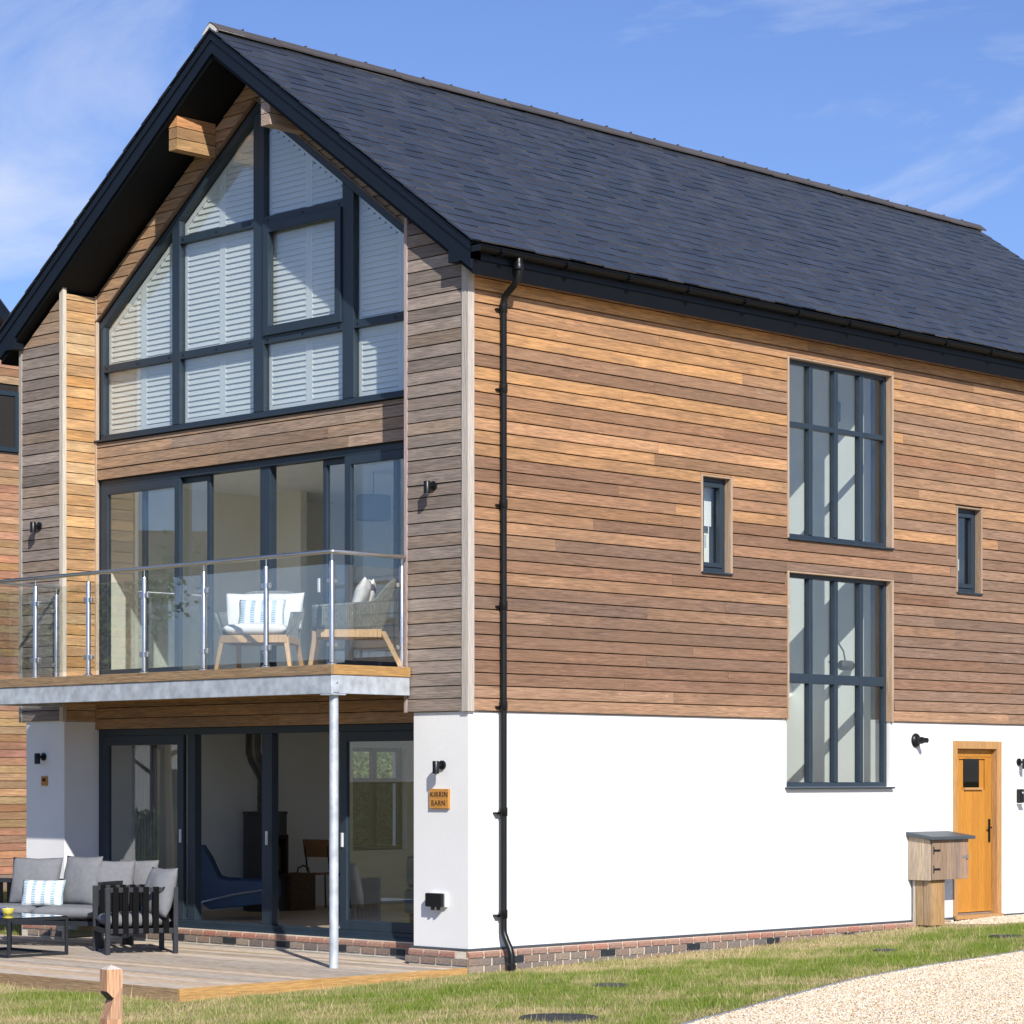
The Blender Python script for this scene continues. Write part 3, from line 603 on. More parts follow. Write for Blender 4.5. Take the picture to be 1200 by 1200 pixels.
for i, (s, x0, wd_) in enumerate(spots):
    if wd_ < .04: continue
    for sgn in (-1, 1):
        Mx = slate_mat(s, x0, sgn, wd_/SWD)
        if s > LS-.40: Mx = Mx @ Matrix.Diagonal((1, max(.3, (LS-s)/SLEN), 1, 1))
        if sgn > 0: Mx = Matrix.Translation((0, W, 0)) @ Matrix.Diagonal((1, -1, 1, 1)) @ Mx
        if sgn < 0 and i in near:
            o = bpy.data.objects.new('slate', sm_); col.objects.link(o); o.parent = roof; o.matrix_local = Mx
        else:
            q = np.array(Mx.to_3x3()) @ base.T; VV.append(q.T + np.array(Mx.translation)); FF.append(fb[:, ::-1 if sgn > 0 else 1] + 8*(len(VV)-1))
so = fast_mesh('slate_courses', np.concatenate(VV), np.concatenate(FF), M['slate']); so.parent = roof
so.data.materials.append(M['slate_edge']); so.data.polygons.foreach_set('material_index', np.tile([0,0,1,0,0,0], len(VV)).astype(np.int32))
# ridge tiles
rt = MB()
prof = [(-.13,-.092),(-.06,-.035),(-.025,-.006),(0,.004),(.025,-.006),(.06,-.035),(.13,-.092),(.125,-.11),(.055,-.055),(0,-.02),(-.055,-.055),(-.125,-.11)]
rt.prism([(0, a, c_) for a, c_ in prof], (.447, 0, 0)); rm = rt.mesh('ridge_tile'); rm.materials.append(M['ridge'])
nb = MB(); nb.prism([(.425, a*1.07, c_*1.0+.010) for a, c_ in prof], (.03, 0, 0)); nm = nb.mesh('tile_lap'); nm.materials.append(M['ridge'])
i = 0; xr = VX0-.02
while xr < VX1-.1:
    o = bpy.data.objects.new('ridge_tile', rm); col.objects.link(o); o.parent = roof; o.location = (xr, YC, ZR+.075 + random.uniform(-.004,.004)); o.rotation_euler = (0, random.uniform(-.006,.006), 0)
    xr += .45
lap = MB(); xr = VX0-.02
while xr < VX1-.5: lap.tube([(xr+.45, YC-.02, ZR+.082), (xr+.45, YC+.02, ZR+.082)], .009, 6); xr += .45
lap.build('ridge_fixing', M['ridge'], roof)
for x0 in (VX0-.028, VX1-.02):
    MB().prism([(x0, a*.98, c_) for a, c_ in [(-.125,-.108),(-.055,-.050),(0,-.018),(.055,-.050),(.125,-.108),(.10,-.135),(0,-.055),(-.10,-.135)]], (.03, 0, 0)).build('ridge_mortar', M['mortar_pale'], roof).location = (0, YC, ZR+.078)
MB().prism([(VX0+.0, YC-.13, ZR-.028), (VX0+.0, YC-.115, ZR-.012), (VX0+.35, YC-.115, ZR-.012), (VX0+.35, YC-.13, ZR-.028)], (0, .02, .012)).build('ridge_mortar', M['mortar_pale'], roof)
# clad purlin ends
for y0, y1, c in ((4.425, 4.565, (.50,.27,.12)), (2.865, 3.005, (.36,.29,.24))):
    pe = B(-.085, RX, y0+.004, y1-.004, 8.79, 8.98).build('purlin_end', M['batten'], house)
    z0 = 8.775
    while z0 < 9.4:
        z1 = z0+P-GAP
        q = gclip([(y0, z0), (y1, z0), (y1, z1), (y0, z1)], -.03)
        if len(q) < 3 or area(q) < .0008: break
        MB().prism([(-.105, a_, c_) for a_, c_ in q], (RX-.028+.105, 0, 0)).build('board', M['cedar_x'], pe, color=tuple(v*random.uniform(.88,1.1) for v in c)); z0 += P
# gutter and downpipe
GY, GZ = -.275, 7.045
gm = MB(); ng = 9; gp = []
for k in range(ng+1):
    a = math.pi + math.pi*k/ng; gp.append((GY + .058*math.cos(a), GZ + .058*math.sin(a)))
inner = [(GY + .054*math.cos(math.pi+math.pi*k/ng), GZ + .054*math.sin(math.pi+math.pi*k/ng)) for k in range(ng, -1, -1)]
for k in range(ng):
    q = [gp[k], gp[k+1], inner[ng-k-1], inner[ng-k]]; gm.prism([(-.165, a, c_) for a, c_ in q], (LEN+.2, 0, 0))
gm.box(-.165, LEN+.03, GY-.064, GY-.054, GZ-.004, GZ+.006)
gutter = gm.build('gutter', M['gutter'], house)
B(-.172, -.160, GY-.058, GY+.058, GZ-.058, GZ+.001).build('gutter_stop', M['black'], gutter)
for k in range(15): 
    xk = .15 + k*.93; MB().box(xk-.022, xk+.022, GY-.0655, GY-.055, GZ-.04, GZ+.008).box(xk-.022, xk+.022, GY-.055, GY+.06, GZ-.061, GZ-.052).build('gutter_bracket', M['gutter'], gutter)
PX = .425
dp_ = MB(); pathp = [(PX, GY, GZ-.055), (PX, GY, GZ-.20), (PX, GY+.015, GZ-.25), (PX, GY+.06, GZ-.30), (PX, -.115, GZ-.37), (PX, -.08, GZ-.41), (PX, -.065, GZ-.47), (PX, -.065, .42), (PX, -.07, .37), (PX, -.11, .29), (PX, -.155, .22), (PX, -.175, .16), (PX, -.178, .05)]
dp_.tube(pathp, .034, 14); dpo = dp_.build('downpipe', M['black'], house, smooth=True)
MB().lathe([(.034,0),(.052,.01),(.055,.05),(.044,.07),(.037,.12)], (PX, GY, GZ-.165), 14).build('outlet', M['black'], dpo, smooth=True)
for zk in (6.52, 5.73, 4.59, 3.59, 2.60, 1.555, .546):
    s_ = MB().lathe([(.036,0),(.041,.006),(.041,.085),(.036,.09)], (PX, -.065, zk-.03), 14).build('pipe_socket', M['black'], dpo, smooth=True)
    MB().box(PX-.075, PX+.05, -.055, -.030, zk-.012, zk+.012).tube([(PX-.075, -.055, zk), (PX-.075, 0, zk)], .012, 8).build('pipe_bracket', M['black'], s_)
MB().lathe([(.034,.0),(.046,.003),(.046,.05),(.036,.06)], (PX, -.178, .012), 14).build('shoe_collar', M['black'], dpo, smooth=True)

# -------- plinth bricks
pl = MB(); pl.box(-.040, 8.12, -.040, .0, -.1, .205); pl.box(-.0401, 0, .0, .80, -.1, .2051); pl.box(-.040, 0, 6.6, 7.43, -.1, .205); pl.box(.392, .46, .80, 6.6, -.1, .225)
plinth = pl.build('plinth', M['mortar'], house)
bx_ = B(-.100, .100, -.007, .030, 0, .065).mesh('brick'); bx_.materials.append(M['brick'])
hx_ = B(-.057, .057, -.007, .030, 0, .065).mesh('brick'); hx_.materials.append(M['brick'])
tx_ = MB().prism([(-.101, -.012, .003), (-.101, -.012, .030), (-.101, -.004, .052), (-.101, .03, .066), (-.101, .03, .003)], (.202, 0, 0)).mesh('plinth_brick'); tx_.materials.append(M['brick_red'])
ab_ = MB(); ab_.box(-.108, .108, -.008, .03, 0, .065)
for zq in (.012, .030, .048):
    for k in range(9): ab_.box(-.098+k*.0225, -.098+k*.0225+.014, -.0095, -.007, zq-.004, zq+.006)
am_ = ab_.mesh('air_brick'); am_.materials.append(M['airbrick'])
def put(me, loc, rz=0, parent=plinth):
    o = bpy.data.objects.new(me.name.split('.')[0], me); col.objects.link(o); o.parent = parent; o.location = loc; o.rotation_euler = (random.uniform(-.012,.012), 0, rz + random.uniform(-.004,.004)); return o
def course(p0, p1, z, me, start=0, nrm_rz=0, airs=(), pitch=.2255):
    d_ = Vector((p1[0]-p0[0], p1[1]-p0[1], 0)); ln = d_.length; d_.normalize(); s = .108 + start; k = 0
    while s < ln-.1:
        q = Vector((p0[0], p0[1], 0)) + d_*s; put(am_ if k in airs else me, (q.x, q.y, z + random.uniform(-.001,.001)), nrm_rz); s += pitch; k += 1
course((-.048, -.044), (8.1, -.044), .146, tx_); course((-.048, -.044), (8.1, -.044), .072, bx_, .11, 0, (2, 8, 14, 20, 26, 32)); course((-.048, -.044), (5.2, -.044), -.002, bx_)
put(hx_, (.014, -.044, .072))
GR_ = -math.pi/2
course((-.044, .80), (-.044, -.04), .146, tx_, 0, GR_); course((-.044, .80), (-.044, -.04), .072, bx_, -.05, GR_)
course((-.044, 7.40), (-.044, 6.62), .146, tx_, 0, GR_); course((-.044, 7.40), (-.044, 6.62), .072, bx_, .1, GR_)
course((.388, 6.60), (.388, .82), .158, tx_, 0, GR_); course((.388, 6.60), (.388, .82), .085, bx_, .11, GR_, (1, 6, 10, 14, 18, 22))

# -------- side windows
def side_window(name, h_, vx, hz, label, sill_only=False, yo=.048):
    x0, x1, z0, z1 = h_; fw = .055
    fr = MB(); d0, d1 = yo, yo+.07
    fr.box(x0, x0+fw, d0, d1, z0, z1); fr.box(x1-fw, x1, d0, d1, z0, z1); fr.box(x0+fw, x1-fw, d0, d1, z1-fw, z1); fr.box(x0+fw, x1-fw, d0, d1, z0, z0+fw)
    wn = fr.build(name, M['navy'], house, bevel=.004); wn['label'] = label
    for vxx in vx: B(vxx-.033, vxx+.033, d0-.012, d1-.005, z0+fw, z1-fw).build('mullion', M['navy'], wn, bevel=.006)
    for hh, th in hz:
        e_ = [x0+fw, *[q for vxx in vx for q in (vxx-.033, vxx+.033)], x1-fw]
        for a, b_ in zip(e_[::2], e_[1::2]): B(a, b_, d0-.008, d1-.008, hh-th/2, hh+th/2).build('glazing_bar', M['navy'], wn, bevel=.006)
    xe = [x0+fw, *vx, x1-fw]; ze = [z0+fw, *[q[0] for q in hz], z1-fw]
    for a, b_ in zip(xe[:-1], xe[1:]):
        for c_, e_ in zip(ze[:-1], ze[1:]): B(a+.004, b_-.004, d0+.034, d0+.040, c_+.004, e_-.004).build('pane', M['glass'], wn)
    B(x0-.012 if h_ is not STL else x0-.03, x1+.012 if h_ is not STL else x1+.03, -.055, d0+.02, z0-.022, z0-.001).build('sill', M['navy'], wn, bevel=.004)
    return wn
VXS = [5.46, 5.925, 6.40]
side_window('stair_window', STU, VXS, [(5.86, .06)], 'upper stair window of eight panes in navy frame')
side_window('stair_window', STL, VXS, [(3.02, .11)], 'tall lower stair window of eight panes reaching into the white render')
for h_, lb in ((SW1, 'slim casement with pale blind, between downpipe and stair window'), (SW2, 'slim casement above the oak side door')):
    wn = side_window('slim_window', h_, [], [], lb)
    x0, x1, z0, z1 = h_
    sa_ = MB(); f2 = .05
    a, b_, c_, e_ = x0+.058, x1-.058, z0+.058, z1-.058
    sa_.box(a, a+f2, .036, .090, c_, e_); sa_.box(b_-f2, b_, .036, .090, c_, e_); sa_.box(a+f2, b_-f2, .036, .090, e_-f2, e_); sa_.box(a+f2, b_-f2, .036, .090, c_, c_+f2)
    sa_.build('casement', M['navy'], wn, bevel=.004)
    MB().box(x1-.19, x1-.175, .17, .185, z0+.28, z0+.42).build('window_handle', M['white_plastic'], wn)
    if h_ is SW1: B(x0+.06, x1-.06, .20, .205, z0+.52, z1-.05).build('blind', M['shutter'], wn)

# -------- oak door
dr = B(DOOR[0]+.10, DOOR[1]-.10, .10, .13, .27, 2.25).build('side_door', M['oak'], house)
fr = MB(); fr.box(DOOR[0], DOOR[0]+.095, -.006, .16, .245, 2.35); fr.box(DOOR[1]-.095, DOOR[1], -.006, .16, .245, 2.35); fr.box(DOOR[0]+.095, DOOR[1]-.095, -.004, .16, 2.255, 2.35)
fr.build('door_frame', M['oakframe'], dr, bevel=.004)
xd = [DOOR[0]+.10 + (DOOR[1]-DOOR[0]-.2)*k/6 for k in range(7)]
GX0, GX1, GZ0, GZ1 = 8.50, 8.86, 1.79, 2.135
for a, b_ in zip(xd[:-1], xd[1:]):
    segs = [(.275, 2.155)] if b_ <= GX0+.02 or a >= GX1-.02 else [(.275, GZ0-.03), (GZ1, 2.155)]
    for c_, e_ in segs: B(a+.0018, b_-.0018, .078, .10, c_, e_).build('plank', M['oak'], dr, bevel=.003)
B(DOOR[0]+.10, DOOR[1]-.10, .074, .10, 2.158, 2.25).build('plank', M['oak'], dr, bevel=.003)
gw = B(GX0+.02, GX1-.02, .088, .094, GZ0, GZ1).build('door_light', M['clearglass'], dr); 
B(GX0+.015, GX1-.015, .096, .0985, GZ0-.01, GZ1+.005).build('dark_pane_backing', M['batten'], gw)
B(GX0-.01, GX1+.01, .050, .10, GZ0-.032, GZ0-.004).build('light_sill', M['oakframe'], gw, bevel=.003)
hd = MB(); hd.box(9.015, 9.045, .060, .078, 1.12, 1.40); hd.box(8.955, 9.035, .028, .042, 1.285, 1.305); hd.box(9.022, 9.038, .040, .062, 1.285, 1.305); hd.build('door_handle', M['black'], dr, bevel=.003)
B(DOOR[0]+.02, DOOR[1]-.02, -.05, .16, .20, .246).build('threshold', M['oakframe'], dr, bevel=.003); B(DOOR[0]+.1, DOOR[1]-.1, .045, .077, .247, .268).build('weather_bar', M['steel'], dr)

# -------- gable screen (plane x=.49)
SX = .485; FD = .075
screen = MB().box(SX, SX+FD, .865, 6.60, 5.835, 5.895).build('gable_window', M['navy'], house, bevel=.003); screen['label'] = 'large triangular gable window with white louvred shutters'
B(SX-.075, SX+.02, .84, 6.66, 5.812, 5.833).build('sill', M['navy'], screen, bevel=.003)
def sclip(poly, off=0): 
    poly = clip(poly, .725, 1, 9.27-off + .725*YC); return clip(poly, -.725, 1, 9.27-off - .725*YC)
def yz(poly, x, d, name, mat, par, bevel=.003): return MB().prism([(x, a, c_) for a, c_ in poly], (d, 0, 0)).build(name, mat, par, bevel=bevel)
MV = [(6.60-.06, 6.60), (5.12, 5.255), (3.655, 3.83), (2.20, 2.375), (.865, .925)]
for k, (a, b_) in enumerate(MV):
    q = sclip([(a, 5.895), (b_, 5.895), (b_, 9.4), (a, 9.4)], .095 if k != 2 else .10); yz(q, SX-.006, FD, 'mullion', M['navy'], screen)
for sgn in (-1, 1):
    e_ = YC + sgn*2.85; a = YC
    yz([(a, 9.27), (e_, 9.27-.725*2.85), (e_, 9.27-.725*2.85-.092), (a, 9.27-.092)], SX-.010, FD+.02, 'raking_rail', M['navy'], screen)
cols_ = [(5.255, 6.54), (3.83, 5.12), (2.375, 3.655), (.925, 2.20)]
TRZ = {0: [6.66], 1: [6.66, 7.96], 2: [6.66, 7.96], 3: [6.66]}
for k, (a, b_) in enumerate(cols_):
    zs = [5.895] + TRZ[k]
    for zt_ in TRZ[k]:
        tr_ = yz([(a, zt_-.04), (b_, zt_-.04), (b_, zt_+.045), (a, zt_+.045)], SX-.002, FD, 'transom', M['navy'], screen)
        for yy in (a+.06, (a+b_)/2, b_-.06): MB().lathe([(.012,0),(.012,.006)], (SX-.008, yy, zt_), 8, 'x').build('drain_cap', M['black'], tr_)
    for i_, z0 in enumerate(zs):
        z1 = zs[i_+1] if i_+1 < len(zs) else 9.4
        q = sclip([(a, z0), (b_, z0), (b_, z1), (a, z1)], .09); pn = yz(q, SX+.034, .006, 'pane', M['glass'], screen, 0)
    if k == 2:
        z0, z1 = 6.705, 7.92
        cs = MB(); cs.box(SX-.03, SX+.05, a+.005, a+.10, z0, z1); cs.box(SX-.03, SX+.05, b_-.10, b_-.005, z0, z1); cs.box(SX-.03, SX+.05, a+.10, b_-.10, z1-.10, z1); cs.box(SX-.03, SX+.05, a+.10, b_-.10, z0, z0+.10)
        cs.build('casement', M['navy'], screen, bevel=.004)
# shutters
HX = .575
for k, (a, b_) in enumerate(cols_):
    ym = (a+b_)/2
    for lo_, hi_ in ((a-.02, ym-.002), (ym+.002, b_+.02)):
        zc = [(z0, z1) for z0, z1 in zip([5.88]+TRZ[k], TRZ[k]+[9.4])]
        sh = None
        for z0, z1 in zc:
            fq = MB(); S_ = .05
            for p0, p1 in ((lo_, lo_+S_), (hi_-S_, hi_)):
                q = sclip([(p0, z0+.01), (p1, z0+.01), (p1, z1-.01), (p0, z1-.01)], .10)
                if len(q) > 2: fq.prism([(HX, *p) for p in q], (.03, 0, 0))
            q = sclip([(lo_+S_, z0+.01), (hi_-S_, z0+.01), (hi_-S_, z0+.075), (lo_+S_, z0+.075)], .10)
            if len(q) > 2: fq.prism([(HX, *p) for p in q], (.03, 0, 0))
            if z1 < 9: fq.box(HX, HX+.03, lo_+S_, hi_-S_, z1-.075, z1-.01)
            else:
                sgn = 1 if ym > YC else -1
                for y_a, y_b in ((lo_+S_, hi_-S_),):
                    za_, zb_ = window_slope(y_a)-.10, window_slope(y_b)-.10; fq.prism([(HX, y_a, za_), (HX, y_b, zb_), (HX, y_b, zb_-.07), (HX, y_a, za_-.07)], (.03, 0, 0))
            if not fq.v: continue
            fo = fq.build('shutter', M['shutter'], house)
            ls = MB(); zq = z0+.085
            while zq < z1-.08:
                y_a, y_b = lo_+S_, hi_-S_; lim = zq + .20
                # range of y that is under the slope
                half = (9.27-.10-zq-.10)/.725
                y_a2, y_b2 = max(y_a, YC-half), min(y_b, YC+half)
                if z1 < 9: y_a2, y_b2 = y_a, y_b
                if y_b2-y_a2 > .03: ls.add([(HX-.002, y_a2, zq), (HX-.002, y_b2, zq), (HX+.016, y_b2, zq+.066), (HX+.016, y_a2, zq+.066), (HX+.004, y_a2, zq-.002), (HX+.004, y_b2, zq-.002), (HX+.022, y_b2, zq+.064), (HX+.022, y_a2, zq+.064)], [(0,3,2,1),(4,5,6,7),(0,1,5,4),(1,2,6,5),(2,3,7,6),(3,0,4,7)])
                zq += .062
            if ls.v: ls.build('louvres', M['shutter'], fo, kind='stuff')

# -------- sliding doors
def slider(name, z0, z1, posts, solid, label):
    fo = MB(); x0, x1 = SX, SX+.13; yl, yr = 6.64, .76
    fo.box(x0, x1, yr, yl, z1-.075, z1); fo.box(x0-.02, x1, yr, yl, z0, z0+.06); fo.box(x0, x1, yl-.07, yl, z0+.06, z1-.075); fo.box(x0, x1, yr, yr+.07, z0+.06, z1-.075)
    d_ = fo.build(name, M['navy'], house, bevel=.004); d_['label'] = label
    for yc, wd in posts: B(x0+.025, x1-.01, yc-wd/2, yc+wd/2, z0+.06, z1-.075).build('stile', M['navy'], d_, bevel=.004)
    for ya, yb, rail, xo in solid:     # framed sashes with glass
        s_ = MB(); a, b_, c_, e_ = min(ya, yb), max(ya, yb), z0+.061, z1-.076
        s_.box(x0+xo, x0+xo+.05, a, a+rail, c_, e_); s_.box(x0+xo, x0+xo+.05, b_-rail, b_, c_, e_); s_.box(x0+xo, x0+xo+.05, a+rail, b_-rail, e_-rail, e_); s_.box(x0+xo, x0+xo+.05, a+rail, b_-rail, c_, c_+rail)
        so_ = s_.build('sliding_sash', M['navy'], d_, bevel=.004); B(x0+xo+.022, x0+xo+.028, a+rail-.005, b_-rail+.005, c_+rail-.005, e_-rail+.005).build('pane', M['glass'], so_)
    return d_
du = slider('balcony_doors', 3.005, 5.365, [(3.67, .17)], [(6.565, 5.125, .095, -.002), (5.9, 4.655, .06, .062), (2.76, 1.6, .06, .062), (2.345, .83, .095, -.002)], 'wide sliding glass doors opening onto the balcony')
dl = slider('terrace_doors', .245, 2.465, [(4.95, .13), (3.64, .17)], [(6.565, 5.06, .11, -.002), (2.42, .83, .105, -.002)], 'wide sliding glass doors opening onto the timber terrace')
B(SX-.055, SX-.03, .80, 6.62, .228, .262).build('threshold', M['navy'], dl, bevel=.003); B(SX-.09, SX+.04, .80, 6.62, .2255, .2445).build('sill', M['navy'], dl, bevel=.003)
for par, yy, zz_ in ((du, 2.74, 3.95), (dl, 5.10, 1.25), (dl, 2.37, 1.25), (dl, 3.60, 1.25)):
    MB().box(SX-.022, SX-.004, yy-.015, yy+.015, zz_-.075, zz_+.075).build('door_handle', M['white_plastic'], par, bevel=.004)

# -------- interior shell
B(.60, LEN-.3, .28, 7.2, .10, .25).build('ground_floor', M['floor'], house)
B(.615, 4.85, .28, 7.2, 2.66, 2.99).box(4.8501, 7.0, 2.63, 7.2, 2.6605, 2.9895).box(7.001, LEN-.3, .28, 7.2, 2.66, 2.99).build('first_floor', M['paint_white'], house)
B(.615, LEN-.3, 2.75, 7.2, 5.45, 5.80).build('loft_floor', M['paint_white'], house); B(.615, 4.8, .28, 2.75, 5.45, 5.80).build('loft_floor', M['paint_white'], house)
B(.60, 4.72, .283, .30, .25, 2.66).build('inner_wall', M['paint_lightened'], house)
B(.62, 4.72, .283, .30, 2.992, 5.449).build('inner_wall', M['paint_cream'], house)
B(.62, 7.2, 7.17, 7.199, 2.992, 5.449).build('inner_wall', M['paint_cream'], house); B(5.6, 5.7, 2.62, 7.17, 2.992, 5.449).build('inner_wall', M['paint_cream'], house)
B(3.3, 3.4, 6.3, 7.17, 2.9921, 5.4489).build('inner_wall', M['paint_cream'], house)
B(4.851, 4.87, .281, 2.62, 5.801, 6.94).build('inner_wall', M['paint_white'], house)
B(4.85, 7.1, 2.62, 2.75, 1.78, 6.94).build('inner_wall', M['paint_white'], house); B(7.0, 7.1, .281, 2.62, 1.78, 6.94).build('inner_wall', M['paint_white'], house)  # hall walls cut off low down, out of view, to let sunlight indoors
B(3.4, 4.85, .30, 2.2, 2.992, 2.995).build('rug', M['carpet'], house)
B(.62, 5.6, .30, 7.17, 2.991, 2.997).build('carpet', M['carpet'], house)
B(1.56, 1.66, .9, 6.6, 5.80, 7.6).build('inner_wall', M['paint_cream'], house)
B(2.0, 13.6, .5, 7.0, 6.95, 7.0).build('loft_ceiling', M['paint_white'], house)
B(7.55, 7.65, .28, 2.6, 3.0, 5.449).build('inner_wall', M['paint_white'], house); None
# skirting on the rear wall
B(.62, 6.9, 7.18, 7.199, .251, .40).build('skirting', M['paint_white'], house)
# rear window
rw = MB(); x0, x1, z0, z1 = 4.98, 5.95, .95, 2.30
rw.box(x0, x0+.05, 7.30, 7.37, z0, z1); rw.box(x1-.05, x1, 7.30, 7.37, z0, z1); rw.box(x0+.05, x1-.05, 7.30, 7.37, z0, z0+.05); rw.box(x0+.05, x1-.05, 7.30, 7.37, z1-.05, z1)
rwo = rw.build('rear_window', M['navy'], house); B(5.42, 5.49, 7.295, 7.365, z0+.05, z1-.05).build('mullion', M['navy'], rwo); B(x0+.05, 5.42, 7.296, 7.364, 1.83, 1.90).build('glazing_bar', M['navy'], rwo); B(5.49, x1-.05, 7.296, 7.364, 1.83, 1.90).build('glazing_bar', M['navy'], rwo)
B(x0+.05, x1-.05, 7.33, 7.336, z0+.05, z1-.05).build('pane', M['glass'], rwo)
# staircase seen through the stair windows
stc = MB()
for k in range(14): stc.box(5.0+.0, 5.95, 2.55-.17*k if False else .32, .33, 0, 0) if False else None
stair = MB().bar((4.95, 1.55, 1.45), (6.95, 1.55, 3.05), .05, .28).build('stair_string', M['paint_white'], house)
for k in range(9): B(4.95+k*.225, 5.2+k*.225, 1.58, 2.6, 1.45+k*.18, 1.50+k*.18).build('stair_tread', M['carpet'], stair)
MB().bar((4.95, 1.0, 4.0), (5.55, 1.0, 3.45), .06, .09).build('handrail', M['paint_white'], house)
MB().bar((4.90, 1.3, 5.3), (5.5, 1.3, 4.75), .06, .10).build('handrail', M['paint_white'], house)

# ------------------------------------------------------------------ things on the gable and side walls
def wall_lamp(loc, label, faces='x'):
    t_ = thing('wall_light', label, 'wall light', loc, 0 if faces == 'x' else math.pi/2, 'black wall lights')
    MB().lathe([(.046,0),(.046,-.018),(.040,-.022)][::-1], (0,0,0), 18, 'x').build('back_plate', M['black'], t_, smooth=True)
    MB().tube([(-.02,0,0), (-.075,0,-.006)], .016, 10).build('arm', M['black'], t_, smooth=True)
    MB().lathe([(.030,-.085),(.034,-.082),(.034,.035),(.030,.040)], (-.095,0,0), 18).build('lamp_body', M['black'], t_, smooth=True)
    MB().lathe([(.024,-.0872),(.024,-.0851)], (-.095,0,0), 14).build('lens', M['white_plastic'], t_)
    return t_
wall_lamp((-.026, .455, 4.79), 'black wall light on grey boards beside the balcony end post')
wall_lamp((-.001, .355, 2.03), 'black wall light on white pillar above the wooden name sign')
wall_lamp((-.026, 7.09, 4.84), 'black wall light on grey boards of the far pillar')
wall_lamp((-.001, 7.04, 2.15), 'black wall light on far white pillar above a tiny square plaque')
t_ = wall_lamp((9.56, -.001, 2.10), 'black wall light on white render right of the oak door', 'y')
t_ = thing('flue_terminal', 'round black boiler flue outlet on white wall between stair window and door', 'flue', (7.40, -.001, 2.345))
MB().lathe([(.085,0),(.085,-.012),(.07,-.03),(.045,-.045)][::-1], (0,0,0), 22, 'y').build('collar', M['black'], t_, smooth=True)
MB().lathe([(.042,-.04),(.042,-.10),(.032,-.12),(.030,-.17)][::-1], (0,0,0), 18, 'y').build('spout', M['black'], t_, smooth=True)
t_ = thing('key_safe', 'small black key box on white render right of the oak door', 'key box', (9.56, -.001, 1.68))
B(-.045, .045, -.06, 0, -.085, .085).build('case', M['black'], t_, bevel=.008); B(-.05, .05, -.10, -.0, -.098, -.088).build('shelf', M['white_plastic'], t_); MB().lathe([(.012,0),(.012,-.008)][::-1], (0, -.06, .04), 10, 'y').build('button', M['white_plastic'], t_)
# name sign
t_ = thing('house_sign', 'square orange wooden name sign with burnt lettering on white pillar', 'sign', (-.001, .386, 1.698))
B(-.028, 0, -.135, .137, -.098, .098).build('sign_board', M['signwood'], t_, bevel=.004)
def text(body, size, loc, rot, mat, parent, name='lettering', sh=0, depth=.0012):
    cu = bpy.data.curves.new('txt', 'FONT'); cu.body = body; cu.size = size; cu.align_x = 'CENTER'; cu.align_y = 'CENTER'; cu.extrude = depth; cu.shear = sh; cu.space_character = 1.12
    o = bpy.data.objects.new('txt', cu); col.objects.link(o); dg = bpy.context.evaluated_depsgraph_get(); me = bpy.data.meshes.new_from_object(o.evaluated_get(dg)); bpy.data.objects.remove(o)
    me.materials.clear(); me.materials.append(mat); q = bpy.data.objects.new(name, me); col.objects.link(q); q.parent = parent; q.location = loc; q.rotation_euler = rot; return q
RG = (R_(90), 0, R_(-90))
text('KIRRIN', .072, (-.0295, -.005, .040), RG, M['ink'], t_); text('BARN', .072, (-.0295, .005, -.045), RG, M['ink'], t_)
t_ = thing('wall_plaque', 'tiny square wooden plaque on the far white pillar', 'plaque', (-.001, 7.02, 1.868))
B(-.018, 0, -.055, .055, -.055, .055).build('plaque_board', M['signwood'], t_, bevel=.003); B(-.0195, -.0175, -.03, .03, -.005, .03).build('plate', M['ink'], t_); text('8', .05, (-.0200, 0, -.028), RG, M['ink'], t_) if False else None
t_ = thing('outdoor_socket', 'black weatherproof socket box low on the white pillar', 'socket', (-.001, .411, .70))
B(-.035, 0, -.13, .105, -.07, .07).build('back_box', M['white_plastic'], t_, bevel=.006); B(-.085, -.035, -.115, .115, -.068, .068).build('cover', M['black'], t_, bevel=.012)
for yy in (-.05, .03): MB().lathe([(.02,-.10),(.02,-.065)], (-.055, yy, 0), 10).build('cable_gland', M['black'], t_)

# ------------------------------------------------------------------ terrace deck
deck = thing('timber_terrace', 'low grey timber deck terrace in front of the gable', 'deck', (0, 0, 0))
xb = DX0 + .028; k = 0
while xb < .37:
    x1 = min(xb+.140, .39); mb = MB()
    y1 = DY1 if xb < -.2 else DY1
    ya, yb = DY0+.03, (7.9 if x1 < -.06 else 6.58); ya = ya if x1 < -.055 else .84
    nr = 4; w_ = (x1-xb)/nr
    pts = []
    for r in range(nr): pts += [(xb+r*w_, DZ-.006), (xb+r*w_+.005, DZ), (xb+(r+1)*w_-.014, DZ), (xb+(r+1)*w_-.009, DZ-.006)]
    pts += [(x1-.004, DZ-.028), (xb, DZ-.028)]
    mb.prism([(a, ya, c_) for a, c_ in pts], (0, yb-ya, 0)); f_ = random.uniform(.72, 1.2); mb.build('deck_board', M['deck_y'], deck, color=mix3((.44*f_,.375*f_,.305*f_), (.46*f_,.33*f_,.21*f_), random.random()**3)); xb += .146
B(DX0, -.055, DY0, DY0+.028, -.09, DZ-.002).build('edge_board', M['deckedge_x'], deck, bevel=.003); B(DX0, DX0+.026, DY0+.028, 7.93, -.10, DZ-.003).build('edge_board', M['deckedge_y'], deck, bevel=.003)
B(DX0+.03, -.06, 7.90, 7.928, -.10, DZ-.002).build('edge_board', M['deckedge_x'], deck, bevel=.003); B(DX0+.03, -.06, DY0+.03, 7.9, -.06, DZ-.03).build('underframe', M['batten'], deck)

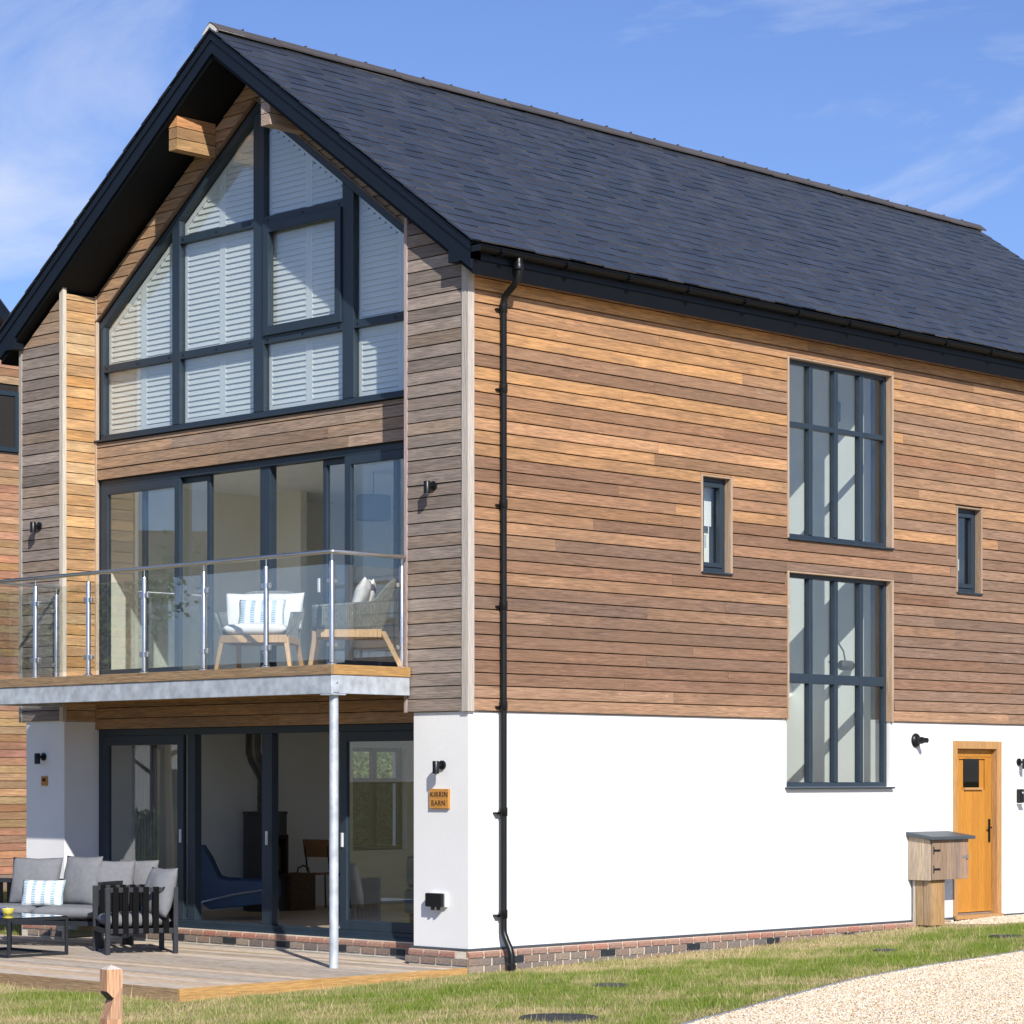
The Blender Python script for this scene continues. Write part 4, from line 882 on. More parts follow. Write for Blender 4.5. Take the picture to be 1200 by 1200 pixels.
# ------------------------------------------------------------------ balcony
bal = thing('balcony', 'balcony on a galvanised steel frame with glass balustrade and slender round column', 'balcony', (0, 0, 0))
BX, BY0, BY1 = -1.08, .79, 6.71; BZ = 3.005
fm = MB(); fm.box(BX, BX+.075, BY0, BY1, 2.722, 2.905); 
fm.build('front_beam', M['galv'], bal, bevel=.004)
for y0, y1 in ((BY0, BY0+.075), (BY1-.075, BY1)): B(BX+.076, -.04, y0, y1, 2.724, 2.906).build('side_beam', M['galv'], bal, bevel=.004)
for yj in np.arange(BY0+.5, BY1-.3, .42): B(BX+.08, .44, yj-.022, yj+.022, 2.75, 2.90).build('joist', M['deckedge_x'], bal)
B(BX-.012, BX+.022, BY0-.012, BY1+.012, 2.908, BZ).build('edge_board', M['deckedge_y'], bal, bevel=.003)
for y0, y1 in ((BY0-.012, BY0+.022), (BY1-.022, BY1+.012)): B(BX+.0225, -.04, y0, y1, 2.908, BZ).build('edge_board', M['deckedge_x'], bal, bevel=.003)
xb = BX+.03
while xb < .40:
    x1 = min(xb+.14, .455); ya, yb = (BY0+.026, BY1-.026) if x1 < -.045 else (.90, 6.60)
    B(xb, x1, ya, yb, 2.975, BZ-.003).build('deck_board', M['deck_y'], bal, color=(.40,.32,.24)); xb += .146
clm = MB().lathe([(.0445, DZ), (.0445, 2.722)], (BX+.085, BY0+.06, 0), 22).build('column', M['galv'], bal, smooth=True)
B(BX+.0, BX+.17, BY0-.02, BY0+.16, 2.708, 2.7215).build('cap_plate', M['galv'], clm); B(BX+.02, BX+.10, BY0-.010, BY0, 2.735, 2.895).build('splice_plate', M['galv'], clm, bevel=.003); MB().lathe([(.010,-.008),(.010,0)], (BX+.06, BY0-.010, 2.83), 8, 'y').build('bolt', M['steel'], clm)
PYS = [.84, 1.825, 2.81, 3.80, 4.78, 5.75, 6.66]
def bpost(x, y, ax):
    p = MB().lathe([(.026, BZ), (.026, 4.00), (.022, 4.012)], (x, y, 0), 16).build('baluster', M['steel'], bal, smooth=True)
    MB().lathe([(.048, BZ), (.048, BZ+.010), (.034, BZ+.020), (.024, BZ+.028)], (x, y, 0), 18).build('base_flange', M['steel'], p, smooth=True); MB().lathe([(.007, 4.0), (.007, 4.085)], (x, y, 0), 8).build('rail_pin', M['steel'], p)
    for z in (3.20, 3.82):
        mb = MB()
        if 'y' in ax: mb.box(x-.016, x+.016, y-.07, y+.07, z-.028, z+.028)
        if '+' in ax: mb.box(x-.016, x+.016, y, y+.062, z-.022, z+.022)
        if 'x' in ax: mb.box(x+.0, x+.062, y-.016, y+.016, z-.021, z+.021)
        if '-' in ax: mb.box(x-.062, x, y-.016, y+.016, z-.021, z+.021)
        mb.build('glass_clamp', M['steel'], p, bevel=.006)
PXF = BX+.05
for i_, yy in enumerate(PYS): bpost(PXF, yy, 'x+' if i_ == 0 else 'y' if i_ < len(PYS)-1 else 'x')
bpost(-.10, PYS[0], '-'); bpost(-.10, PYS[-1], '-')
for a, b_ in zip(PYS[:-1], PYS[1:]): B(PXF-.005, PXF+.005, a+.045, b_-.045, BZ+.05, 3.985).build('glass_panel', M['railglass'], bal, bevel=.002)
for yy in (PYS[0], PYS[-1]): B(PXF+.045, -.145, yy-.005, yy+.005, BZ+.05, 3.985).build('glass_panel', M['railglass'], bal, bevel=.002)
MB().tube([(-.055, PYS[0], 4.105), (PXF+.004, PYS[0], 4.105), (PXF, PYS[0]+.004, 4.105), (PXF, PYS[-1]-.004, 4.105), (PXF+.004, PYS[-1], 4.105), (-.055, PYS[-1], 4.105)], .0215, 16).build('handrail', M['steel'], bal, smooth=True)

# ------------------------------------------------------------------ soft furnishings helpers
def cushion_mesh(w_, h_, t, n=18, puff=.55, seed=0, flat=False):
    rnd = random.Random(seed); V, F = [], []; ph = [rnd.uniform(0, 6) for _ in range(6)]
    for s in (1, -1):
        for j in range(n+1):
            for i in range(n+1):
                u, v = -1+2*i/n, -1+2*j/n
                e = (1-abs(u)**4)*(1-abs(v)**4) if flat else (max(0, (1-u*u))*max(0, (1-v*v)))**puff
                pin = 1 - (.0 if flat else .07)*(1-abs(u*v))*((abs(u)**6)+(abs(v)**6))*.9
                wr = .065*(math.sin(5*u+3*v*v+ph[0])*math.sin(4*v+ph[1]) + .5*math.sin(9*u*v+ph[2]))*(e if not flat else e*.3)
                V.append((u*w_/2*pin, s*t/2*(e**(.30 if flat else 1)+wr), v*h_/2*pin))
    k = (n+1)**2
    for s in (0, 1):
        for j in range(n):
            for i in range(n):
                a = s*k+j*(n+1)+i; q = (a, a+1, a+n+2, a+n+1); F.append(q if s else q[::-1])
    me = MB(); me.v = V; me.f = F; m_ = me.mesh('cushion')
    import bmesh
    bm = bmesh.new(); bm.from_mesh(m_); bmesh.ops.remove_doubles(bm, verts=bm.verts, dist=1e-5); bmesh.ops.recalc_face_normals(bm, faces=bm.faces); bm.to_mesh(m_); bm.free(); m_.shade_smooth(); return m_
def cushion(name, w_, h_, t, loc, rot, mat, parent=None, seed=0, flat=False, puff=.5):
    me = cushion_mesh(w_, h_, t, seed=seed, flat=flat, puff=puff); me.materials.append(mat); o = bpy.data.objects.new(name, me); col.objects.link(o); o.location = loc; o.rotation_euler = rot
    if parent: o.parent = parent
    return o

# ------------------------------------------------------------------ terrace furniture
sofa = thing('garden_sofa', 'two seat charcoal metal garden sofa with grey seat cushions on the deck', 'sofa', (-.87, 4.83, DZ), R_(-65))
# local: x to the right end, -y to the front (towards -X world); right front leg at origin
SLn, SD = 1.72, .74
for lx in (-SLn+.06, -.03):
    for ly in (.03, SD-.05): B(lx-.025, lx+.025, ly-.025, ly+.025, 0, .24).build('leg', M['charcoal'], sofa, bevel=.003)
fmb = MB(); fmb.box(-SLn, 0, 0, .05, .24, .29); fmb.box(-SLn, 0, SD-.05, SD, .24, .29); fmb.box(-SLn, -SLn+.05, .05, SD-.05, .24, .29); fmb.box(-.05, 0, .05, SD-.05, .24, .29); fmb.build('seat_frame', M['charcoal'], sofa, bevel=.003)
for k in range(14): B(-SLn+.08+k*.12, -SLn+.13+k*.12, .02, SD-.02, .291, .296).build('strap', M['strap'], sofa)
bk = MB(); bk.box(-SLn, -SLn+.05, SD-.05, SD, .29, .72); bk.box(-.05, 0, SD-.05, SD, .29, .72); bk.box(-SLn+.05, -.05, SD-.05, SD, .67, .72); bk.build('back_frame', M['charcoal'], sofa, bevel=.003)
arm = MB(); arm.box(-.0, .05, .0, .05, 0, .72); arm.box(0, .05, SD-.05, SD, 0, .72); arm.box(0, .05, .05, SD-.05, .67, .72); arm.build('arm_frame', M['charcoal'], sofa, bevel=.003)
for k in range(6): B(.01, .04, .10+k*.10, .155+k*.10, .26, .70).build('strap', M['strap'], sofa)
for k in range(14): B(-SLn+.07+k*.12, -SLn+.125+k*.12, SD-.04, SD-.01, .29, .69).build('strap', M['strap'], sofa)
for k, lx in enumerate((-SLn*.75+.01, -SLn*.25-.01)):
    o = cushion('seat_cushion', SD-.06, .82, .15, (lx, SD/2-.02, .375), (R_(90), 0, R_(90)), M['fabric'], sofa, 3+k, True)
RS = sofa.rotation_euler.z; SM = Matrix.Translation(sofa.location) @ Matrix.Rotation(RS, 4, 'Z')
def on_sofa(name, label, x, y, z, w_, h_, t, tilt, yaw, mat, seed, cat='cushion', group='grey back cushions on the terrace'):
    p = SM @ Vector((x, y, z)); o = cushion(name, w_, h_, t, p, (R_(tilt), 0, RS+R_(yaw)), mat, None, seed); tag(o, label, cat, group); return o
on_sofa('back_cushion', 'grey square cushion behind the striped pillow on the garden sofa', -1.06, .52, .70, .62, .54, .20, -14, 2, M['fabric'], 11)
on_sofa('back_cushion', 'grey square cushion standing right of the striped pillow', -.47, .50, .71, .52, .56, .20, -12, -12, M['fabric'], 12)
on_sofa('back_cushion', 'paler grey cushion wedged in the corner at the sofa end', -.10, .52, .69, .50, .52, .17, -14, 14, M['fabric'], 13)
on_sofa('striped_pillow', 'small white pillow with broken blue stripes on the garden sofa', -.84, .30, .575, .50, .31, .14, -18, 8, M['stripe'], 14, 'pillow', None)
on_sofa('back_cushion', 'grey cushion propped upright behind the strapped armchair', .02, .86, .71, .54, .46, .18, -10, -6, M['fabric'], 15)
# armchair
ac = thing('strap_armchair', 'charcoal garden armchair with black strap sides on the deck', 'armchair', (-1.44, 3.92, DZ), math.atan2(-.325, .69))
AL, AWd = .77, .66
for sy in (0, AWd):
    for lx in (0, AL-.05): B(lx, lx+.05, sy, sy+.05, 0, .70).build('leg', M['charcoal'], ac, bevel=.003)
    B(.0505, AL-.0505, sy, sy+.05, .65, .70).build('arm_rail', M['charcoal'], ac, bevel=.003); B(.0505, AL-.0505, sy, sy+.05, .22, .27).build('seat_rail', M['charcoal'], ac, bevel=.003)
    for k in range(6): B(.075+k*.107, .135+k*.107, sy-.004, sy+.054, .215, .705).build('strap', M['strap'], ac)
for lx in (.0, AL-.05): B(lx, lx+.05, .0505, AWd-.0005, .221, .269).build('cross_rail', M['charcoal'], ac, bevel=.003)
B(AL-.05, AL, .0505, AWd-.0005, .65, .70).build('back_rail', M['charcoal'], ac, bevel=.003)
for k in range(5): MB().prism([(AL-.045, .09+k*.108, .27), (AL-.015, .09+k*.108, .27), (AL-.015, .09+k*.108, .69), (AL-.045, .09+k*.108, .69)], (0, .06, 0)).build('strap', M['strap'], ac)
for k in range(6): B(.06+k*.107, .115+k*.107, .03, AWd+.02, .271, .276).build('strap', M['strap'], ac)
cushion('seat_cushion', AL-.08, AWd-.06, .15, (AL/2-.02, AWd/2+.025, .35), (R_(90), 0, 0), M['fabric'], ac, 21, True)
p = Matrix.Translation(ac.location) @ Matrix.Rotation(ac.rotation_euler.z, 4, 'Z') @ Vector((AL-.16, .20, .64)); o = cushion('back_cushion', .50, .54, .23, p, (R_(-16), R_(0), ac.rotation_euler.z + R_(-70)), M['fabric'], None, 22); tag(o, 'grey cushion leaning on the back of the strapped armchair', 'cushion', 'grey back cushions on the terrace')
# coffee table
ct = thing('coffee_table', 'low black metal coffee table with dark glass top before the sofa', 'coffee table', (-1.66, 4.27, DZ))
TL_, TW_ = .75, 1.05
for lx in (-TL_, -.03):
    for ly in (0, TW_-.03): B(lx, lx+.03, ly, ly+.03, 0, .37).build('leg', M['charcoal'], ct, bevel=.002)
tf = MB(); tf.box(-TL_, 0, 0, .03, .37, .40); tf.box(-TL_, 0, TW_-.03, TW_, .37, .40); tf.box(-TL_, -TL_+.03, .03, TW_-.03, .37, .40); tf.box(-.03, 0, .03, TW_-.03, .37, .40); tf.build('top_frame', M['charcoal'], ct, bevel=.002)
tf = MB(); tf.box(-TL_+.03, -.03, .002, .028, .005, .03); tf.box(-TL_+.03, -.03, TW_-.028, TW_-.002, .005, .03); tf.box(-.028, -.002, .03, TW_-.03, .005, .03); tf.box(-TL_+.002, -TL_+.028, .03, TW_-.03, .005, .03); tf.build('base_frame', M['charcoal'], ct, bevel=.002)
B(-TL_+.012, -.012, .012, TW_-.012, .4005, .408).build('glass_top', M['clearglass'], ct)
for nm_, lb, xx, yy, mt in (('bowl', 'small yellow bowl on the coffee table', -1.98, 4.90, 'yellow'), ('bowl', 'small blue patterned bowl behind the yellow one on the coffee table', -1.94, 5.12, 'bowlblue')):
    o = MB().lathe([(.034,0),(.040,.005),(.062,.022),(.073,.062),(.069,.063),(.056,.026),(.02,.012)], (0,0,0), 22).build(nm_, M[mt], None, smooth=True); o.location = (xx, yy, DZ+.4085); tag(o, lb, 'bowl', 'bowls on the coffee table')

# ------------------------------------------------------------------ balcony chairs
def rope_chair(loc, rz, label, wide):
    t_ = thing('rope_armchair', label, 'armchair', loc, rz, 'rope armchairs on the balcony')
    hw, dp2 = wide/2, .36       # local: faces -y
    for sx in (-1, 1):
        MB().prism([(sx*(hw-.02), -dp2-.02, 0), (sx*(hw-.02)-sx*.035, -dp2-.02, 0), (sx*(hw-.07)-sx*.05, -dp2+.03, .36), (sx*(hw-.07), -dp2+.03, .36)], (0, .045, 0)).build('leg', M['teak'], t_)
        MB().prism([(sx*(hw-.06), dp2+.16, 0), (sx*(hw-.06)-sx*.035, dp2+.16, 0), (sx*(hw-.09)-sx*.05, dp2-.02, .36), (sx*(hw-.09), dp2-.02, .36)], (0, .05, 0)).build('leg', M['teak'], t_)
    fb_ = MB(); fb_.box(-hw+.08, hw-.08, -dp2+.015, -dp2+.06, .30, .38); fb_.box(-hw+.09, hw-.09, dp2-.05, dp2-.01, .30, .38)
    for sx in (-1, 1): fb_.box(sx*(hw-.115), sx*(hw-.07), -dp2+.061, dp2-.051, .30, .379)
    fb_.build('seat_frame', M['teak'], t_, bevel=.004)
    # rope shell: U-shaped ribbon, low at the arms and high at the back
    n_ = 40; V, F = [], []
    for i in range(n_+1):
        s = -1+2*i/n_; 
        if abs(s) > .42:
            q = (abs(s)-.42)/.58; x = math.copysign(hw-.03+.03*q*0, s); y = dp2 - .08 - q*(2*dp2-.10); top = .60 + .04*(1-q)
            xb_ = math.copysign(hw-.09, s); yb_ = y + .0
        else:
            q = s/.42; a = abs(q); x = q*(hw-.03); y = dp2 + .02 + .10*(1-a**4) - .10*a**4; yb_ = dp2-.04 - .04*a**4; xb_ = q*(hw-.09); top = .64 + .24*(1-a**5)
        for r in range(7):
            f = r/6; V.append((xb_+(x-xb_)*f**.8, yb_+(y-yb_)*f*1.0, .37+(top-.37)*f))
    for i in range(n_):
        for r in range(6): a = i*7+r; F.append((a, a+7, a+8, a+1))
    mb = MB(); mb.v = V; mb.f = F; o = mb.build('rope_shell', M['rope'], t_, smooth=False); o.data.shade_smooth(); sd = o.modifiers.new('solid', 'SOLIDIFY'); sd.thickness = .028; sd.offset = 0
    MB().tube([V[i*7+6] for i in range(n_+1)], .017, 8).build('top_rail', M['rope'], t_, smooth=True)
    cords = MB()
    for i in range(0, n_*3):
        f = i/3; a = int(f); q = f-a; p0 = Vector(V[a*7]).lerp(Vector(V[min(a+1, n_)*7]), q); p3 = Vector(V[a*7+3]).lerp(Vector(V[min(a+1, n_)*7+3]), q); p1 = Vector(V[a*7+6]).lerp(Vector(V[min(a+1, n_)*7+6]), q); 
        cen = Vector((0, 0, 0)); off_ = Vector((p3.x, p3.y*.9, 0)).normalized()*.015; cords.tube([p0+off_, p3+off_, p1+off_], .006, 4, False)
    cords.build('rope_cords', M['rope'], t_, kind='stuff')
    cushion('seat_cushion', 2*hw-.19, 2*dp2-.10, .13, (0, -.03, .445), (R_(90), 0, 0), M['fabric_w'], t_, 31, True)
    return t_
c1 = rope_chair((-.20, 2.90, BZ), R_(-52), 'grey rope armchair holding two white pillows and a blue striped one', .86)
c2 = rope_chair((-.30, 1.42, BZ), R_(-135), 'grey rope armchair seen in profile at the corner of the balcony', .74)
def put_on(base_, lx, ly, lz, w_, h_, t, tilt, yaw, mat, seed, name, label, group):
    p = Matrix.Translation(base_.location) @ Matrix.Rotation(base_.rotation_euler.z, 4, 'Z') @ Vector((lx, ly, lz)); o = cushion(name, w_, h_, t, p, (R_(tilt), 0, base_.rotation_euler.z+R_(yaw)), mat, None, seed); tag(o, label, 'pillow', group); return o
put_on(c1, -.21, .20, .655, .42, .42, .15, -16, 8, M['fabric_w'], 41, 'white_pillow', 'white square pillow behind the striped one, on the side away from the profile armchair', 'white pillows on the balcony chairs')
put_on(c1, .21, .20, .655, .42, .42, .15, -16, -8, M['fabric_w'], 42, 'white_pillow', 'white square pillow behind the striped one, on the side towards the profile armchair', 'white pillows on the balcony chairs')
put_on(c1, 0, .07, .63, .50, .31, .13, -18, 0, M['stripe'], 43, 'striped_pillow', 'white pillow with blue stripes on the balcony armchair', None)
put_on(c2, -.12, .18, .70, .42, .42, .15, -18, 6, M['fabric_w'], 44, 'white_pillow', 'white pillow on the profile armchair, propped on the arm by the glass doors', 'pillows on the profile armchair')
put_on(c2, .14, .14, .70, .42, .42, .15, -20, -6, M['fabric_w'], 45, 'white_pillow', 'white pillow on the profile armchair, propped on the arm by the balustrade', 'pillows on the profile armchair')

# ------------------------------------------------------------------ parcel box
MX, MY, MZ = 7.30, -.288, .155
mbx = thing('parcel_box', 'weathered wooden meter box with sloping grey lid on a timber post', 'box', (MX, MY, MZ))
for k in range(2): B(.02+k*.135, .15+k*.135, .0, .022, .02, .56).build('plank', M['boxwood'], mbx, color=random.choice([(.46,.27,.11), (.50,.29,.12)]), bevel=.003)
for k in range(2): B(-.002, .02, .0+k*.105, .10+k*.105, .02, .56).build('plank', M['boxwood'], mbx, color=random.choice([(.40,.27,.14), (.36,.24,.13)]), bevel=.003)
B(.021, .288, .023, .20, .03, .55).build('post_core', M['batten'], mbx); B(-.0, .05, .215, .255, .0, .56).build('rear_batten', M['boxwood'], mbx, color=(.42,.38,.33)); B(.03, .27, .04, .20, -.06, .0199).build('shoe', M['black'], mbx)
bw = .73; hb = .47
for k in range(5): B(-.03+k*bw/5, -.03+(k+1)*bw/5-.003, -.05, -.028, .555, .555+hb).build('plank', M['boxwood'], mbx, color=random.choice([(.30,.20,.13), (.36,.23,.15), (.27,.19,.14)]), bevel=.003)
for k in range(4): 
    y0 = -.027+k*.078; MB().prism([(-.052, y0, .55), (-.052, y0+.075, .55), (-.052, y0+.075, 1.03+.13*(y0+.075)), (-.052, y0, 1.03+.13*y0)], (.022, 0, 0)).build('plank', M['boxwood'], mbx, color=random.choice([(.40,.32,.24), (.36,.28,.2), (.44,.34,.24)]), bevel=.003)
B(-.03, -.03+bw, -.0279, .285, .56, 1.02).build('carcass', M['batten'], mbx)
MB().prism([(-.09, -.10, 1.025), (-.09, -.10, 1.062), (-.09, .33, 1.12), (-.09, .33, 1.07)], (.86, 0, 0)).build('lid', M['lead'], mbx, bevel=.004)
for zz_ in (.68, .90): 
    hg = MB(); hg.box(-.015, .0, -.054, -.050, zz_-.045, zz_+.045); hg.box(0, .12, -.0545, -.0505, zz_-.012, zz_+.012); hg.build('hinge', M['black'], mbx)
hs = MB(); hs.box(.57, .67, -.055, -.0505, .80, .83); hs.box(.645, .68, -.065, -.05, .79, .845); hs.build('hasp', M['steel'], mbx, bevel=.002)

# ------------------------------------------------------------------ drain covers and bollard
for k, (cx_, cy_, r) in enumerate(COVERS):
    lb = ['round iron drain cover in the grass below the white wall', 'large round iron manhole cover next to the drive edging', 'small round drain cover in grass below the stair window', 'round iron drain cover in the grass in front of the meter box'][k]
    t_ = thing('drain_cover', lb, 'drain cover', (cx_, cy_, float(zt(cx_))+.012), 0, 'round covers in the lawn')
    MB().lathe([(r, -.05), (r, .012), (r-.02, .014), (r-.022, .006)], (0,0,0), 28).build('rim', M['iron'], t_)
    MB().lathe([(r-.026, -.03), (r-.026, .010)], (0,0,0), 28).build('lid', M['iron'], t_)
    st_ = MB()
    for q in range(-6, 7):
        y_ = q*r/7.2; hx = math.sqrt(max(0, (r-.04)**2 - y_*y_))
        st_.box(-hx, hx, y_-.006, y_+.006, .0095, .014)
    st_.build('ribs', M['iron'], t_)
BLX, BLY = -8.30, -5.34
bl = thing('bollard_light', 'notched timber bollard light standing in the lawn before the terrace', 'bollard', (BLX, BLY, float(zt(-8.3))), R_(-12))
hw = .051; zb = .755+.10-.02
B(-hw, hw, -hw, hw, 0, .54).build('post', M['larch'], bl)
MB().prism([(-hw, -hw, .5405), (hw, -hw, .5405), (hw, -hw, .69+.04), (-.005, -hw, .665)], (0, 2*hw, 0)).build('neck', M['larch'], bl)
MB().prism([(-.005, -hw, .666), (hw, -hw, .731), (hw, -hw, .84), (-hw, -hw, .84), (-hw, -hw, .71)], (0, 2*hw, 0)).build('head', M['larch'], bl)
MB().add([(-hw,-hw,.8405),(hw,-hw,.8405),(hw,hw,.8405),(-hw,hw,.8405),(0,0,.868)], [(0,3,2,1),(0,1,4),(1,2,4),(2,3,4),(3,0,4)]).build('cap', M['timber_z'], bl, color=(.62,.55,.48))
MB().prism([(-hw+.004, -hw+.01, .707), (-.006, -hw+.01, .664), (-.010, -hw+.01, .655), (-hw-.001, -hw+.01, .699)], (0, 2*hw-.02, 0)).build('lamp', M['black'], bl)

# ------------------------------------------------------------------ furniture indoors
lc = thing('lounge_chair', 'blue lounge chair with chrome rod base inside the terrace doors', 'lounge chair', (1.75, 5.55, .25), R_(-42))
# local x to the right in the picture
prof_ = [(-.52,.86),(-.45,.86),(-.36,.72),(-.26,.50),(-.18,.475),(.36,.45),(.44,.43),(.44,.24),(.40,.20),(-.36,.13),(-.46,.20),(-.54,.45)]
for yy, th in ((-.38, .05), (.33, .05)): MB().prism([(a, yy, c_) for a, c_ in prof_], (0, th, 0)).build('side_panel', M['blue'], lc, bevel=.015, seg=3)
MB().prism([(-.50,-.33,.80),(-.42,-.33,.78),(-.26,-.33,.38),(.42,-.33,.40),(.42,-.33,.26),(-.34,-.33,.18),(-.46,-.33,.28)], (0, .66, 0)).build('seat_shell', M['blue'], lc, bevel=.02, seg=3)
for yy in (-.40, .40): MB().tube([(-.62, yy, .02), (-.44, yy, .22), (-.1, yy, .30), (.28, yy, .36), (.34, yy, .33), (.42, yy, .02)], .011, 8).build('rod_leg', M['steel'], lc, smooth=True)
sv = thing('wood_stove', 'tall grey wood burning stove with round flue against the grey wall', 'stove', (3.15, 6.80, .25))
MB().lathe([(.27,0),(.27,1.20),(.28,1.205),(.28,1.235)], (0,0,0), 8).build('body', M['stove'], sv); B(-.15, .15, -.275, -.262, .42, .95).build('door', M['black'], sv, bevel=.01); B(-.10, .10, -.279, -.2755, .47, .90).build('door_glass', M['clearglass'], sv); B(-.09, .02, -.277, -.2755, .50, .80).build('log_panel', M['log_colour'], sv)  # log panel is a plain pale wood colour set in the door glass
MB().tube([(0,0,1.235),(0,0,1.62),(-.03,0,1.70),(-.16,0,1.88),(-.19,0,1.97),(-.19,0,2.42)], .095, 16).build('flue_pipe', M['flue'], sv, smooth=True)
for zq in (1.28, 1.40, 1.52): MB().lathe([(.098,zq),(.101,zq+.01),(.098,zq+.02)], (0,0,0), 16).build('flue_collar', M['flue'], sv, smooth=True)
bk_ = thing('log_basket', 'square brown wicker log basket on the floor beside the stove', 'basket', (3.55, 6.72, .25))
bkm = MB(); bkm.box(-.20, .20, -.19, -.165, 0, .46); bkm.box(-.20, .20, .165, .19, 0, .46); bkm.box(-.20, -.175, -.165, .165, 0, .46); bkm.box(.175, .20, -.165, .165, 0, .46); bkm.box(-.175, .175, -.165, .165, 0, .02); bkm.build('basket_body', M['wicker'], bk_, bevel=.008)
MB().tube([(-.10,-.18,.45),(-.08,-.18,.53),(0,-.18,.56),(.08,-.18,.53),(.10,-.18,.45)], .012, 8).build('basket_handle', M['wicker'], bk_, smooth=True)
wc = thing('plywood_chair', 'plywood school chair with thin dark metal legs indoors', 'chair', (4.02, 6.60, .25), R_(100))
B(-.20, .20, -.20, .20, .44, .455).build('seat', M['ply'], wc, bevel=.006); MB().prism([(-.20, .215, .66), (.20, .215, .66), (.21, .245, .88), (-.21, .245, .88)], (0, .012, 0)).build('backrest', M['ply'], wc, bevel=.005)
for sx in (-1, 1): MB().tube([(sx*.18, .24, .80), (sx*.18, .20, .50), (sx*.18, .16, .43), (sx*.18, -.16, .43), (sx*.20, -.20, 0)], .011, 8).build('leg', M['charcoal'], wc, smooth=True); MB().tube([(sx*.18, .12, .43), (sx*.21, .24, 0)], .011, 8).build('leg', M['charcoal'], wc, smooth=True)
ds = thing('dark_sofa', 'dark blue sofa behind the right hand glass door indoors', 'sofa', (2.45, 2.70, .25), R_(-45))
B(-.55, .75, -.35, .45, .16, .42).build('base', M['blue'], ds, bevel=.03); B(-.55, .75, .28, .45, .42, .78).build('back', M['blue'], ds, bevel=.05, seg=3); B(.55, .75, -.35, .28, .42, .62).build('arm', M['blue'], ds, bevel=.04, seg=3); cushion('scatter_cushion', .5, .4, .16, (.1, .12, .62), (R_(-18), 0, 0), M['fabric'], ds, 51)
for sx in (-.48, .68):
    for sy in (-.28, .38): MB().tube([(sx, sy, 0), (sx, sy, .17)], .018, 8).build('leg', M['black'], ds)
def curtain(loc, wid, z0, z1, mat, label, rz=R_(90)):
    V, F = [], []; n_ = 40
    for i in range(n_+1):
        for z in (z0, z1): V.append((wid*i/n_, .035*math.sin(i*1.15), z))
    for i in range(n_): F.append((2*i, 2*i+2, 2*i+3, 2*i+1))
    mb = MB(); mb.v = V; mb.f = F; o = mb.build('curtain', mat, None); o.data.shade_smooth(); o.location = loc; o.rotation_euler = (0, 0, rz); s = o.modifiers.new('solid', 'SOLIDIFY'); s.thickness = .006; tag(o, label, 'curtain'); return o
curtain((.80, .85, .255), .50, 0, 2.2, M['curtain_green'], 'dark green curtain behind the right hand terrace door')
curtain((.80, 5.95, .255), .42, 0, 2.2, M['curtain_grey'], 'grey curtain behind the left hand terrace door')
sh_ = thing('pendant_light', 'dark grey drum pendant lampshade in the first floor room', 'pendant light', (2.55, 4.15, 5.45))
MB().tube([(0,0,0),(0,0,-.28)], .006, 6).build('cord', M['black'], sh_); MB().lathe([(.20,-.56),(.20,-.28),(.194,-.28),(.194,-.56)], (0,0,0), 26).build('lamp_shade', M['shade'], sh_, smooth=True)
sh2 = thing('glass_pendant', 'small smoked pendant lamp hanging inside the upper stair window', 'pendant light', (6.62, .58, 6.94))
MB().tube([(0,0,0),(0,0,-.62)], .006, 6).build('cord', M['black'], sh2); MB().lathe([(.05,-.86),(.06,-.84),(.06,-.64),(.02,-.60)], (0,0,0), 18).build('lamp_shade', M['shade'], sh2, smooth=True)
sh3 = thing('bulkhead_lamp', 'small metal bracket lamp on the wall inside the lower stair window', 'lamp', (6.86, .72, 3.25))
MB().tube([(0,0,.25),(.02,-.06,.15),(0,-.10,.03)], .010, 8).build('bracket', M['charcoal'], sh3); MB().lathe([(.03,-.14),(.06,-.10),(.06,.08),(.03,.11)], (0,-.12,-.02), 16, 'x').build('lamp_shade', M['stove'], sh3, smooth=True)
bd_ = thing('bed', 'bed with pale bedding just inside the balcony doors', 'bed', (2.6, 3.3, 3.0), R_(0))
B(-.9, .9, -.75, .75, .08, .34).build('base', M['fabric_w'], bd_, bevel=.02); B(-.92, .92, -.78, .78, .34, .62).build('duvet', M['fabric_w'], bd_, bevel=.09, seg=4); B(.9, .98, -.8, .8, .05, 1.15).build('headboard', M['fabric'], bd_, bevel=.04)
for yy in (-.4, .4): cushion('pillow', .7, .45, .2, (.72, yy, .82), (R_(-20), 0, R_(-90)), M['fabric_w'], bd_, 61)

